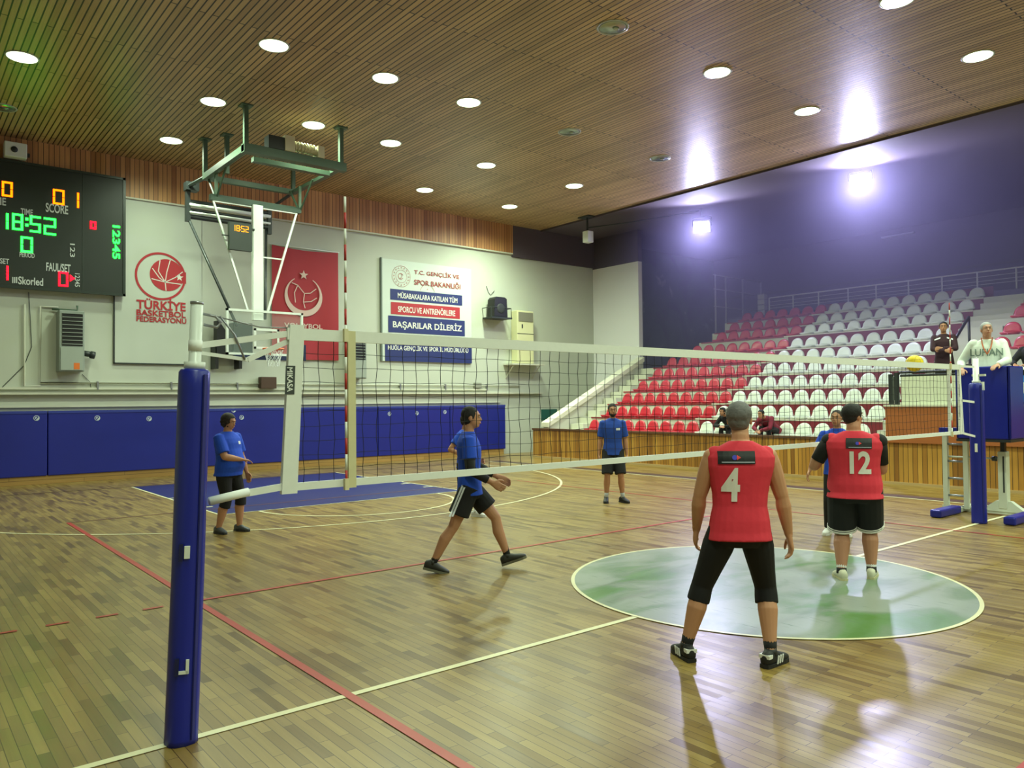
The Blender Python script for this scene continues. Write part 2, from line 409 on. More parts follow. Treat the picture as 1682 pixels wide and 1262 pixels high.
# ---- conduits and ledge along the back wall
t=thing('wall_ledge','long pale ledge with cable trunking running the length of the cream back wall','ledge',(6,YW,2.1))
obj('ledge_board',MB().box((-5.9,YW-.14,2.08),(16.2,YW-.001,2.13)),M_CREAM,t)
obj('lower_trunking',MB().box((-5.9,YW-.07,2.2),(13.7,YW-.001,2.25)),M_CREAM,t)
obj('lower_step',MB().box((-5.9,YW-.06,1.78),(14.3,YW-.001,1.83)),M_CREAM,t)
t=thing('conduit_pipe','thin cream conduit pipe dropping left of the grey heater then running right along wall','pipe',(.7,YW,2.3))
obj('pipe',MB().tube([(.98,YW-.05,4.15),(.62,YW-.05,4.15),(.62,YW-.05,2.36),(15.2,YW-.05,2.36)],.02,8),M_CREAM,t,True)
obj('pipe',MB().tube([(.3,YW-.05,4.18),(.3,YW-.05,2.28),(.62,YW-.05,2.28)],.02,8),M_CREAM,t,True)
for i in range(8): obj('clip',MB().box((1.8+i*1.7,YW-.08,2.2),(1.84+i*1.7,YW-.01,2.4)),M_STEEL,t)
def cable(pts,label,r=.008,m=None):
    o=obj('wall_cable',MB().tube([at(a,b,1,YW-.02) for a,b in pts],r,6),m or M_DARK,None,True); tag(o,label,'cable'); return o
cable([(47,480),(50,530),(52,570),(40,600),(15,625),(0,640)],'thin dark cable looping down the wall below the scoreboard')
cable([(205,372),(262,348),(292,366)],'thin cable pinned to a hook right of the scoreboard',.007)
cable([(135,615),(148,628),(150,640)],'short thin cable hanging under the grey heater',.006)
cable([(799,470),(802,480),(806,485),(812,478)],'short bent cable above the black loudspeaker',.008)

# ---- wall mats
xs=[-2.15,.75,3.65,6.55,9.45,12.1,14.42]
badge=[(60,687),(160,687),(245,688),(397,686),(384,674),(570,682),(640,680),(685,679),(731,677)]
bw=[at(a,b,1,YW-.2) for a,b in badge]
for i in range(6):
    t=thing('wall_mat','blue padded wall mat, %s from the left along the back wall'%ORD[i],'mat',((xs[i]+xs[i+1])/2,YW-.1,.2),'blue mats along the back wall')
    obj('pad',MB().box((xs[i]+.008,YW-.19,.19),(xs[i+1]-.008,YW-.01,1.7)),M_MAT,t,bevel=.02)
    obj('top_hem',MB().box((xs[i]+.01,YW-.2,1.64),(xs[i+1]-.01,YW-.185,1.70)),mat('mat_hem',(44,56,140),.4),t)
    for p in bw:
        if xs[i]<=p.x<xs[i+1]:
            P=lambda a,b:(a,YW-.195,b)
            mb=MB(); c=arc(p.x,p.z,.062,0,2*PI,20)[:-1]; mb.add([P(a,b) for a,b in c],[tuple(range(20))])
            mb.quad_strip(arc(p.x,p.z,.04,.6,4.6,14),.018,lambda a,b:(a,YW-.198,b),1); mb.quad_strip([(p.x-.01,p.z-.02),(p.x+.03,p.z+.02)],.02,lambda a,b:(a,YW-.198,b),1)
            obj('badge',mb,[mat('badge_white',(190,200,205),.5),M_MAT],t,label='round white badge')

# ================================================================== scoreboard
YS=YW-.22
t=thing('scoreboard','large dark electronic scoreboard with glowing score, time and period digits high on back wall','scoreboard',(.1,YW,4.54))
obj('housing',MB().box((-2.3,YS,4.52),(2.38,YW-.005,7.42)),mat('scoreboard_black',(26,34,28),.5),t,bevel=.02)
obj('frame',MB().box((-2.3,YS-.02,4.5),(2.4,YS+.02,4.56)).box((-2.3,YS-.02,7.38),(2.4,YS+.02,7.44)).box((2.34,YS-.02,4.5),(2.4,YS+.02,7.44)).box((1.45,YS-.008,4.56),(1.47,YS,7.38)),mat('scoreboard_frame',(34,44,38),.4),t)
def PS(a,b): return (a,YS-.012,b)
def rect(x0,y0,x1,y1,Y=YS-.012):
    a=at(x0,y0,1,Y); b=at(x0,y1,1,Y); c=at(x1,(y0+y1)/2,1,Y); return a.x,c.x,b.z,a.z
ORG=glow('led_amber',(255,100,4),9); GRN=glow('led_green',(20,255,40),30); RED=glow('led_red',(255,8,20),25)
WT=mat('board_lettering',(190,196,190),.5,emit=(190,196,190),estr=.12)
def digs(name,items,m,tk):
    for d,r in items:
        mb=MB(); x0,x1,z0,z1=rect(*r)
        if d=='1': x0=x1-.02-tk
        seg_digit(mb,d,x0,x1,z0,z1,tk,PS); obj(name,mb,m,t)
    return MB()
def dobj(n,mb,m): return obj(n,mb,m,t)
digs('amber_digit',[('0',(3,297,21,322)),('0',(87,310,106,335)),('1',(112,314,130,340))],ORG,.045)
mb=digs('green_digit',[('1',(4,349,14,376)),('8',(20,350,38,377)),('5',(49,354,67,381)),('2',(72,357,92,385)),('0',(34,388,54,414))],GRN,.045)
for pz in (360,370):
    p=at(44,pz,1,YS); mb.add([PS(p.x-.03,p.z-.03),PS(p.x+.03,p.z-.03),PS(p.x+.03,p.z+.03),PS(p.x-.03,p.z+.03)],[(0,1,2,3)])
dobj('time_colon',mb,GRN)
mb=digs('red_digit',[('1',(5,436,14,460)),('0',(96,446,112,470)),('0',(148,363,158,376))],RED,.04)
p=at(115,457,1,YS); mb.add([PS(p.x,p.z+.08),PS(p.x+.1,p.z),PS(p.x,p.z-.08)],[(0,1,2)])
dobj('red_arrow',mb,RED)
mb=MB(); x0,x1,z0,z1=rect(185,370,197,425); fit_text(mb,'12345',x0,x1,z0,z1,PS,0,.02,rot=True); dobj('green_column',mb,GRN)
for tx,r in (('HOME',(-30,320,10,333)),('SCORE',(75,333,112,348)),('TIME',(34,342,54,352)),('PERIOD',(32,414,57,422)),('SET',(0,424,15,433)),('FAUL/SET',(76,431,116,445)),('Skorled',(30,454,71,467))):
    mb=MB(); x0,x1,z0,z1=rect(*r); fit_text(mb,tx,x0,x1,z0,z1,PS,0,.02); dobj('lettering',mb,WT)
mb=MB()
for k in range(3):
    x0,x1,z0,z1=rect(20+k*3.2,455,22+k*3.2,465); mb.add([PS(x0,z0),PS(x1,z0),PS(x1,z1),PS(x0,z1)],[(0,1,2,3)])
dobj('lettering_bars',mb,WT); mb=MB()
x0,x1,z0,z1=rect(115,400,123,422); fit_text(mb,'123',x0,x1,z0,z1,PS,0,.01,rot=True); dobj('lettering',mb,WT); mb=MB()
x0,x1,z0,z1=rect(123,449,131,471); fit_text(mb,'12345',x0,x1,z0,z1,PS,0,.01,rot=True)
dobj('lettering',mb,WT)

# floodlight box above the scoreboard
t=thing('wall_lamp','small white box lamp fixed to the wooden fascia above the scoreboard','lamp',(.3,YW-.1,7.6))
p=at(25,248,1,YW-.3)
obj('casing',MB().box((p.x-.22,YW-.42,p.z-.17),(p.x+.22,YW-.15,p.z+.17)),M_METW,t,bevel=.02)
obj('lens',MB().ball((p.x-.03,YW-.42,p.z),.07,.03,.07),M_DARK,t)
obj('bracket',MB().box((p.x-.05,YW-.2,p.z-.05),(p.x+.3,YW-.09,p.z+.02)),M_DARK,t)

# ================================================================== banners
def PB(y): return lambda a,b:(a,y,b)
def wavy_cloth(x0,x1,z0,z1,y,amp,nx=24,nz=24,seed=0,sag=0):
    mb=MB(); r=random.Random(seed); ph=[r.uniform(0,6) for _ in range(4)]
    for j in range(nz+1):
        for i in range(nx+1):
            u=i/nx; v=j/nz
            d=amp*(math.sin(u*9+ph[0]+v*2)+.6*math.sin(u*17+ph[1]-v*3)+.5*math.sin(v*6+ph[2]))*(.3+.7*(1-v))
            zz=z0+(z1-z0)*v-sag*math.sin(PI*u)*v
            mb.v.append((x0+(x1-x0)*u,y-abs(amp)*1.2+d*.5,zz))
    W=nx+1
    for j in range(nz):
        for i in range(nx): mb.f.append((j*W+i,j*W+i+1,(j+1)*W+i+1,(j+1)*W+i)); mb.m.append(0)
    return mb
RB=mat('print_red',(168,36,44),.6)
# 1: basketball federation banner
t=thing('wall_banner','cream banner with red basketball and crescent emblem right of the scoreboard','banner',(3.2,YW,2.86))
obj('sheet',MB().box((2.19,YW-.05,2.86),(4.28,YW-.02,7.0)),mat('banner_cream',(186,192,180),.6,var=.03,scale=2),t)
obj('rim',MB().box((2.17,YW-.055,2.84),(2.2,YW-.02,7.0)).box((2.17,YW-.055,2.84),(4.28,YW-.02,2.87)),M_DARK,t)
yb=YW-.056
def wc(px,py,Y=yb): p=at(px,py,1,Y); return p.x,p.z
cx,cz=wc(264,454); r0=abs(wc(224,454)[0]-wc(304,454)[0])/2
mb=MB(); mb.quad_strip(arc(cx,cz,r0,0,2*PI,60)[:-1],.055,PB(yb-.004),closed=True)
bx,bz=wc(272,452); br=r0*.70
mb.add([PB(yb-.002)(a,b) for a,b in arc(bx+.03,bz,br,0,2*PI,40)[:-1]],[tuple(range(40))])
mb.add([PB(yb-.003)(a,b) for a,b in ((cx+r0*.72,cz-.14),(cx+r0*1.06,cz-.14),(cx+r0*1.06,cz+.16),(cx+r0*.72,cz+.16))],[(0,1,2,3)])
obj('emblem',mb,RB,t)
mb=MB(); Q=PB(yb-.006); bx+=.03
for pa in ([(bx-br*.85,bz+br*.35),(bx-br*.45,bz-br*.2),(bx-br*.1,bz-br*.45),(bx+br*.5,bz-br*.1),(bx+br*.95,bz+br*.3)],
           [(bx-br*.1,bz-br*.45),(bx-br*.0,bz+br*.2),(bx+br*.2,bz+br*.97)],[(bx-br*.9,bz-br*.3),(bx-br*.1,bz-br*.45),(bx+br*.85,bz-br*.5)],
           [(bx-br*.1,bz-br*.45),(bx-br*.05,bz-br*.98)],[(bx-br*.4,bz+br*.9),(bx-br*.5,bz+br*.2),(bx-br*.1,bz-br*.45)]):
    mb.quad_strip(pa,.022,Q)
def star(cx,cz,r,rot=PI/2,k=.42): return [(cx+(r if i%2==0 else r*k)*math.cos(rot+PI*i/5),cz+(r if i%2==0 else r*k)*math.sin(rot+PI*i/5)) for i in range(10)]
mb.add([Q(a,b) for a,b in star(cx+r0*.78,cz+.01,.1)],[tuple(range(10))])
obj('emblem_lines',mb,mat('print_white',(214,214,204),.6),t)
mb=MB()
for tx,a in (('TÜRKİYE',(224,487,305,507)),('BASKETBOL',(224,508,305,518)),('FEDERASYONU',(224,519,306,528))):
    x0,z1=wc(a[0],a[1]); _,z0=wc(a[0],a[3]); x1,_=wc(a[2],a[3]); fit_text(mb,tx,x0,x1,z0,z1,Q,0,.03)
obj('lettering',mb,RB,t)

# 2: red volleyball federation flag
t=thing('wall_flag','dark red flag with white star, crescent and volleyball emblem hanging behind the basketball backboard','flag',(7.2,YW,3.05))
x0,x1=6.18,8.2
obj('cloth',wavy_cloth(x0,x1,3.07,6.27,YW-.05,.03,seed=3,sag=.06),mat('flag_red',(158,34,44),.65,var=.05,scale=3),t,True)
obj('pole',MB().tube([(x0-.05,YW-.06,6.28),(x1+.05,YW-.06,6.28)],.015,8),M_METW,t,True)
yf=YW-.125; Q=PB(yf)
def wf(px,py): p=at(px,py,1,yf); return p.x,p.z
cx,cz=wf(499,485); r0=abs(wf(471,485)[0]-wf(528,485)[0])/2
mb=MB(); n=50; pth=arc(cx,cz,r0,PI/2+.55,PI/2-.55+2*PI,n)
mb.quad_strip(pth,[.02+.15*math.sin(PI*i/n)**1.5 for i in range(n+1)],Q)
mb.add([Q(a,b) for a,b in star(*wf(499,452),.14)],[tuple(range(10))])
c=(cx+.02,cz+.05)
for pa in ([(c[0]-.38,c[1]+.28),(c[0]-.2,c[1]+.22),(c[0],c[1]),(c[0]+.18,c[1]+.02),(c[0]+.36,c[1]+.16)],[(c[0],c[1]),(c[0]-.03,c[1]-.25),(c[0]+.02,c[1]-.42)],
           [(c[0]-.2,c[1]+.22),(c[0]-.3,c[1]),(c[0]-.27,c[1]-.28)],[(c[0]-.02,c[1]-.25),(c[0]+.2,c[1]-.22),(c[0]+.38,c[1]-.1)]):
    mb.quad_strip(pa,.025,Q)
obj('emblem',mb,mat('flag_print',(206,180,170),.6),t)
mb=MB(); xa,za=wf(447,538); xb,_=wf(548,546); fit_text(mb,'VOLEYBOL',xa+.35,xb-.35,za+.02,za+.16,Q,0,.02); xa,za=wf(447,550); fit_text(mb,'FEDERASYONU',xa,xb,za-.02,za+.12,Q,0,.02)
obj('lettering',mb,MATS['flag_print'],t)

# 3: ministry banner
t=thing('wall_banner','cream banner with dark blue and red lettered stripes right of the red flag','banner',(11.4,YW,3.12))
NB=mat('print_navy',(28,40,100),.6); GB=mat('banner_pale',(196,206,196),.6,var=.03,scale=2)
obj('sheet',MB().box((9.68,YW-.05,3.1),(13.1,YW-.02,6.28)),GB,t)
obj('edge_shadow_strip',MB().box((9.64,YW-.07,3.1),(9.69,YW-.02,6.3)),mat('banner_edge_shade',(96,108,98),.6),t,label='dark strip imitating the edge shadow')  # shade along the sheet's left edge, put in as a darker strip
def bandr(px0,py0,px1,py1):
    xa,za=wc(px0,py0); _,zb=wc(px0,py1); xb,_=wc(px1,py1); return xa,xb,min(za,zb),max(za,zb)
Q1=PB(yb-.002); Q2=PB(yb-.006)
mb=MB(); mb2=MB()
def band(r,tx,mi,pad=.12,padz=.2):
    mb=MB(); mb2=MB(); x0,x1,z0,z1=r; mb.add([Q1(x0,z0),Q1(x1,z0),Q1(x1,z1),Q1(x0,z1)],[(0,1,2,3)],mi)
    if tx:
        h=z1-z0; fit_text(mb2,tx,x0+(x1-x0)*pad*.8,x1-(x1-x0)*pad*.6,z0+h*padz,z1-h*padz,Q2,0,.02)
        if tx: obj('stripe_lettering',mb2,MATS['print_white'],t)
    obj('stripe',mb,[NB,RB,mat('print_sky',(110,124,160),.6)],t)
mat('print_white',(214,214,204),.6)
band((9.98,12.72,5.02,5.36),'MÜSABAKALARA KATILAN TÜM',0)
band((10.0,12.62,4.57,4.95),'SPORCU VE ANTRENÖRLERE',1)
band((9.9,12.82,4.0,4.52),'BAŞARILAR DİLERİZ',0,.07)
band((9.78,13.1,3.1,3.72),None,0); band((10.5,13.1,3.72,3.94),None,2)
mb2=MB(); fit_text(mb2,'MUĞLA GENÇLİK VE SPOR İL MÜDÜRLÜĞÜ',9.88,12.95,3.42,3.64,Q2,0,.02)
obj('stripe_lettering',mb2,MATS['print_white'],t)
mb=MB(); fit_text(mb,'T.C. GENÇLİK VE',10.85,12.6,5.87,6.07,Q2,0,.02); fit_text(mb,'SPOR BAKANLIĞI',10.85,12.65,5.56,5.78,Q2,0,.02)
obj('heading',mb,mat('print_brick',(150,60,54),.6),t)
mb=MB(); ex,ez=10.38,5.78
mb.quad_strip(arc(ex,ez,.33,0,2*PI,40)[:-1],.012,Q2,closed=True); mb.quad_strip(arc(ex,ez,.2,0,2*PI,40)[:-1],.01,Q2,closed=True)
for i in range(16):
    a=2*PI*i/16; mb.add([Q2(x,z) for x,z in star(ex+.27*math.cos(a),ez+.27*math.sin(a),.03)],[tuple(range(10))])
mb.quad_strip(arc(ex-.02,ez,.09,.7,5.6,16),.02,Q2); mb.quad_strip([(ex-.03,ez-.07),(ex+.02,ez),(ex-.02,ez+.08),(ex+.07,ez+.04)],.018,Q2)
mb.quad_strip(arc(11.35,5.32,.28,.25,PI-.25,20),.012,Q2); mb.add([Q2(x,z) for x,z in star(11.35,5.45,.03)],[tuple(range(10))])
obj('emblem',mb,mat('print_rose',(172,120,112),.6),t)

# ================================================================== wall units
def heater(label,x0,x1,z0,z1,knob=True):
    t=thing('wall_heater',label,'heater',((x0+x1)/2,YW,z0)); d=.42; y0=YW-d
    gm=mat('heater_grey',(138,146,138),.45)
    obj('casing',MB().box((x0,y0,z0),(x1,YW-.01,z1)),gm,t,bevel=.015)
    zm=z0+(z1-z0)*.42
    obj('grille_recess',MB().box((x0+.06,y0-.012,zm),(x1-.04,y0-.002,z1-.07)),M_BLACK,t)
    mb=MB(); n=9
    for i in range(n):
        z=zm+.04+(z1-.11-zm)*i/(n-1); mb.box((x0+.06,y0-.03,z-.008),(x1-.04,y0-.01,z+.008))
    obj('louvre_slats',mb,gm,t)
    obj('lower_door',MB().box((x0+.03,y0-.02,z0+.03),(x1-.03,y0-.004,zm-.03)),mat('heater_door',(152,160,150),.45),t)
    if knob:
        obj('warning_sticker',MB().box((x0+.3,y0-.024,z0+.05),(x0+.42,y0-.021,z0+.2)),mat('orange_sticker',(214,110,40),.5),t,label='orange sticker')
        obj('flue_pipe',MB().tube([(x1,YW-.2,z0+.45),(x1+.2,YW-.2,z0+.42)],.07,10).tube([(x1+.16,YW-.2,z0+.42),(x1+.26,YW-.2,z0+.4)],.09,10),M_DARK,t,True)
        obj('top_pipe',MB().tube([(x0-.1,YW-.1,z1+.04),(x1-.1,YW-.1,z1+.04),(x1-.1,YW-.1,z1+.16)],.025,8),M_METG,t,True)
a=at(97,610,1,YW-.42); b=at(139,515,1,YW-.42)
heater('grey wall heater with black louvres and orange sticker, below the scoreboard',a.x,b.x,a.z,b.z+.05)
a=at(580,622,1,YW-.42); b=at(598,548,1,YW-.42)
heater('grey louvred wall heater between the red flag and the lettered banner',a.x,b.x+.08,a.z,b.z,False)
obj_=obj
# loudspeaker on a bracket
t=thing('wall_loudspeaker','black loudspeaker in a wall bracket right of the lettered banner','loudspeaker',(14.3,YW,4.6))
p=at(817,522,1,YW-.3); q=at(817,489,1,YW-.3)
obj('cabinet',MB().prism([(p.x-.3,p.z),(p.x+.3,p.z),(p.x+.27,q.z-.05),(p.x+.18,q.z),(p.x-.2,q.z),(p.x-.27,q.z-.08)],1,YW-.5,YW-.12),M_BLACK,t,bevel=.02)
obj('bracket',MB().box((p.x-.42,YW-.55,p.z-.05),(p.x+.45,YW-.02,p.z)).tube([(p.x-.42,YW-.5,p.z),(p.x-.42,YW-.5,p.z+.32),(p.x-.42,YW-.02,p.z+.32)],.015,6).tube([(p.x+.45,YW-.5,p.z),(p.x+.45,YW-.5,p.z+.32),(p.x-.42,YW-.5,p.z+.32)],.015,6).tube([(p.x+.45,YW-.5,p.z+.32),(p.x+.45,YW-.02,p.z+.32)],.015,6),M_DARK,t)
obj('driver_cone',MB().ball((p.x,YW-.5,(p.z+q.z)/2-.05),.17,.03,.17),mat('cone_grey',(40,44,44),.6),t)
# column air conditioner
t=thing('air_conditioner','tall cream column air conditioner standing on a wall shelf near the stand','air conditioner',(15.2,YW,3.1))
a=at(850,597,1,YW-.35); b=at(876,512,1,YW-.35)
obj('cabinet',MB().box((a.x,YW-.36,a.z),(b.x,YW-.02,b.z)),mat('ac_cream',(206,204,160),.45),t,bevel=.02)
obj('air_outlet',MB().box((a.x+.06,YW-.375,b.z-.38),(b.x-.04,YW-.355,b.z-.06)),mat('ac_grille',(120,118,100),.5),t)
obj('panel_seam',MB().box((a.x,YW-.365,b.z-.82),(b.x,YW-.355,b.z-.8)).box((a.x+.2,YW-.368,b.z-.62),(a.x+.25,YW-.355,b.z-.48)),M_DARK,t)
t=thing('wall_shelf','thin metal bracket shelf under the column air conditioner','shelf',(15.2,YW,3.0))
obj('shelf_plate',MB().box((a.x-.35,YW-.5,a.z-.06),(b.x+.4,YW-.01,a.z-.01)),M_CREAM,t)
for x in (a.x-.25,b.x+.2): obj('brace',MB().tube([(x,YW-.45,a.z-.06),(x,YW-.02,a.z-.5)],.02,6),M_CREAM,t)
# small boxes
p=at(438,629,1,YW-.1); o=obj('wooden_box',MB().box((p.x-.2,YW-.22,p.z-.16),(p.x+.24,YW-.002,p.z+.16)),mat('box_brown',(74,52,38),.6),None,bevel=.01); tag(o,'small dark brown box on the wall under the basketball hoop','box')
p=at(786,633,1,YW-.1); o=obj('junction_box',MB().box((p.x-.14,YW-.1,p.z-.09),(p.x+.14,YW-.002,p.z+.09)),mat('box_grey',(140,142,130),.6),None,bevel=.01); tag(o,'small grey junction box on the wall beneath the lettered banner','box')
p=at(898,678,1,YW-.03); o=obj('exit_sign',MB().box((p.x-.25,YW-.04,p.z-.28),(p.x+.5,YW-.002,p.z+.12)),mat('sign_green',(24,84,76),.5),None); tag(o,'dark green sign on the wall, half hidden by the sloping stand parapet','sign')
# dark screen box behind the backboard
t=thing('monitor_box','dark monitor box with two legs on the wall behind the left half of the backboard','monitor',(5.0,YW,3.0))
a=at(384,580,1,YW-.4); b=at(413,532,1,YW-.4)
obj('screen_box',MB().box((a.x-.05,YW-.5,a.z),(b.x,YW-.15,b.z)),mat('monitor_black',(34,42,42),.35),t,bevel=.02)
a2=at(355,527,1,YW-.4); c2=at(357,606,1,YW-.4); d2=at(396,606,1,YW-.4)
obj('side_panel',MB().prism([(a2.x,a2.z),(a2.x+.06,a2.z),(a.x+.1,a.z+.1),(a.x+.1,a.z-.05),(a2.x,a.z-.05)],1,YW-.45,YW-.2),M_BLACK,t)
obj('leg',MB().box((c2.x-.05,YW-.4,c2.z),(c2.x+.03,YW-.01,a.z+.2)),M_BLACK,t); obj('leg',MB().box((d2.x-.05,YW-.4,d2.z),(d2.x+.03,YW-.01,a.z)),M_BLACK,t)

# ================================================================== ceiling lamps
LX=[-.36,2.96,5.15,7.11,9.97,13.15]; LY=[14.52,11.57,8.41,4.35,1.0]
lit_m=glow('lamp_glow',(235,255,205),9.0)
refl=mat('lamp_reflector',(150,160,150),.2,metal=.6)
def build_lamp(lit):
    t=thing('ceiling_lamp','x','lamp',(0,0,0),world=False)
    n=28; mb=MB()
    mb.rings([((0,0,.0),.27,.27),((0,0,-.008),.268,.268),((0,0,-.01),.24,.24),((0,0,.001),.235,.235)],n)
    obj('trim_ring',mb,mat('lamp_trim',(170,176,168),.35),t,True)
    mb=MB(); mb.rings([((0,0,-.0),.238,.238),((0,0,-.012),.235,.235),((0,0,-.014),.1,.1)],n)
    if lit: obj('diffuser',mb,lit_m,t,True)
    else:
        obj('reflector',MB().rings([((0,0,-.0),.238,.238),((0,0,-.012),.21,.21)],n).ball((.05,-.03,-.02),.07,.05,.02),refl,t,True)
    return t
LIT=build_lamp(True); UNL=build_lamp(False); useL=useU=False
sp=bpy.data.lights.new('lamp_beam','SPOT'); sp.energy=LAMP_W*PI*4; sp.color=LAMP_COL; sp.spot_size=math.radians(168); sp.spot_blend=1.0; sp.shadow_soft_size=.22
sp2=sp.copy(); sp2.energy=sp.energy*2.5; sp3=sp.copy(); sp3.energy=sp.energy*.6
def beam(x,y,kind=0):
    l=bpy.data.objects.new('lamp_beam',(sp,sp2,sp3)[kind]); COL.objects.link(l); l.location=(x,y,CZ-.08); return l
unlit={(0,0),(3,3),(4,2),(5,2)}
pres={(0,0),(1,0),(4,0),(5,0),(0,1),(1,1),(2,1),(3,1),(4,1),(5,1),(1,2),(2,2),(3,2),(4,2),(5,2),(2,3),(3,3),(4,3),(5,3),(4,4),(5,4)}
for (i,j) in sorted(pres):
    lit=(i,j) not in unlit; x,y=LX[i],LY[j]
    lab='%s round recessed ceiling lamp, %s row from the back wall, %s column from the left'%('lit' if lit else 'unlit',ORD[j],ORD[i])
    src=LIT if lit else UNL
    if lit and not useL: o=src; useL=True
    elif not lit and not useU: o=src; useU=True
    else: o=dup(src)
    o.location=(x,y,CZ-.001); o['label']=lab; o['group']='round recessed ceiling lamps'
    if lit: beam(x,y,1 if (i==5 and j<2) else 2 if (j==0 and i>2) else 0)
for y in (-2.3,-5.6,-9.0,-12.5):      # the rows behind the photographer
    for x in (-.36,5.15,9.97,13.15): beam(x,y)

# flood lights over the stand
flood_m=glow('flood_glow',(225,232,255),45)
def flood(loc,aim,label,power):
    t=thing('flood_light',label,'lamp',loc); L=Vector(loc); d=(Vector(aim)-L).normalized()
    X=d.cross(Vector((0,0,1))).normalized(); Z=X.cross(d)
    obj('housing',MB().obox(L-d*.1,(X,d,Z),.27,.1,.2),M_METW,t,bevel=.02)
    obj('lamp_glass',MB().obox(L+d*.012,(X,d,Z),.22,.01,.16),flood_m,t)
    obj('yoke',MB().tube([L-d*.1+X*.3,L-d*.1+X*.3+Vector((0,0,.3)),L-d*.1-X*.3+Vector((0,0,.3)),L-d*.1-X*.3],.015,6).tube([L-d*.1+Vector((0,0,.3)),(loc[0],loc[1],CZ)],.02,6),M_DARK,t)
    l=bpy.data.lights.new('flood_beam','SPOT'); l.energy=power; l.color=FLOOD_COL; l.spot_size=math.radians(175); l.spot_blend=.4; l.shadow_soft_size=.18
    o=bpy.data.objects.new('flood_beam',l); COL.objects.link(o); o.location=L+d*.06; o.rotation_euler=d.to_track_quat('-Z','Y').to_euler()
FLOOD_P=2300
flood((18.3,11.0,7.4),(6,4,0),'small blazing flood light hanging over the stand, the left of the two lit ones',FLOOD_P)
flood((18.3,5.75,7.9-.2),(5,-1,0),'large blazing flood light over the stand, right of the other lit one',FLOOD_P*1.7)
# unlit flood on drop bracket
t=thing('flood_light','small unlit white flood light on a drop bracket near the ceiling corner','lamp',(16.1,14.2,CZ))
p=at(965,389,0,16.1)
obj('drop_rod',MB().tube([(16.1,p.y,CZ),(16.1,p.y,p.z+.2)],.035,8).box((15.9,p.y-.25,CZ-.04),(16.3,p.y+.25,CZ)),M_DARK,t)
obj('housing',MB().box((15.98,p.y-.14,p.z-.2),(16.25,p.y+.12,p.z+.18)),M_METW,t,bevel=.02)
o=obj('cable_pipe',MB().tube([(16.1,p.y,p.z+.3),(17.1,12.9,7.75),(18.3,11.1,7.95)],.02,6),M_DARK,None,True); tag(o,'thin dark pipe running from the unlit flood light under the ceiling','pipe')
o=obj('tube_light',MB().box((26.45,7.88,7.72),(26.58,9.03,7.78)),mat('pale_tube',(190,190,205),.4),None); tag(o,'thin pale tube lamp high on the dark wall above the stand','lamp')
# ================================================================== ceiling-hung basketball hoop
t=thing('basketball_hoop','ceiling-hung green steel basketball hoop frame with glass backboard, folded down','basketball hoop',(4.5,12.5,CZ))
ZF=7.1; fx0,fx1,fy0,fy1=3.55,5.7,11.35,13.95
mb=MB()
mb.box((fx0-.06,fy0-.05,ZF-.07),(fx0+.06,fy1,ZF+.07)).box((fx1-.06,fy0-.05,ZF-.05),(fx1+.06,fy1,ZF+.03))
mb.box((fx0-.06,fy0-.08,ZF-.09),(fx1+.1,fy0+.1,ZF+.09)).box((fx0,fy1-.06,ZF-.06),(fx1,fy1+.06,ZF+.06)).box((fx0+.3,fy0+.35,ZF-.12),(fx1-.1,fy0+.5,ZF-.02))
obj('ceiling_frame',mb,M_METG,t)
for x,y in ((fx0,fy0),(fx1,fy0),(fx0,fy1),(fx0+.3,fy1-.6),(fx1,fy1)):
    obj('hanger',MB().box((x-.045,y-.045,ZF),(x+.045,y+.045,CZ)).box((x-.12,y-.12,CZ-.03),(x+.12,y+.12,CZ)),M_METG,t)
for x in (fx0+.05,fx1-.1):
    obj('drop_strut',MB().box((x-.03,13.3,6.45),(x+.03,13.36,ZF)).tube([(x,13.9,ZF),(x,13.36,6.5)],.03,6).tube([(x,12.6,ZF),(x,13.3,6.5)],.025,6),M_METG,t)
obj('pivot_beam',MB().box((3.46,13.26,6.42),(5.6,13.4,6.56)),mat('dark_green_steel',(44,62,50),.45),t)
# winch
wx=4.35; mb=MB(); mb.box((wx,fy0-.12,ZF+.09),(wx+.22,fy0+.2,ZF+.42)).box((wx+.75,fy0-.12,ZF+.09),(wx+.9,fy0+.15,ZF+.34))
mb.tube([(wx+.2,fy0,ZF+.26),(wx+.78,fy0,ZF+.22)],.09,12)
for i in range(7): mb.tube([(wx+.25+i*.07,fy0,ZF+.25),(wx+.27+i*.07,fy0,ZF+.25)],.115,12)
obj('winch_drum',mb,mat('winch_cream',(196,190,160),.5),t)
obj('winch_motor',MB().box((wx-.35,fy0-.1,ZF+.09),(wx,fy0+.15,ZF+.36)),M_DARK,t)
# rear dark frame
mb=MB(); yr=15.0
for z,r in ((6.75,.05),(6.55,.035),(6.38,.06)): mb.tube([(3.5,yr,z),(5.5,yr,z)],r,8)
mb.box((3.42,yr-.06,6.25),(3.52,yr+.06,7.2)).box((5.45,yr-.06,6.2),(5.55,yr+.06,6.9)).box((3.4,yr-.15,7.0),(3.7,yr+.1,7.2))
mb.tube([(3.47,yr,7.1),(fx0,fy1,ZF)],.05,6); mb.tube([(5.5,yr,6.85),(fx1,fy1,ZF)],.04,6)
obj('rear_frame',mb,M_DARK,t)
obj('guide_tube',MB().tube([(3.5,yr-.08,6.65),(5.5,yr-.08,6.65)],.045,8).tube([(3.5,yr-.08,6.47),(5.5,yr-.08,6.47)],.03,8),M_METW,t,True)
yb_=13.16
obj('diagonal_brace',MB().tube([(3.5,yr,6.3),(4.02,yb_+.05,3.6)],.035,8),M_DARK,t,True)
obj('diagonal_brace',MB().tube([(5.42,yr,6.3),(4.68,yb_+.05,3.8)],.035,8),M_DARK,t,True)
mb=MB()
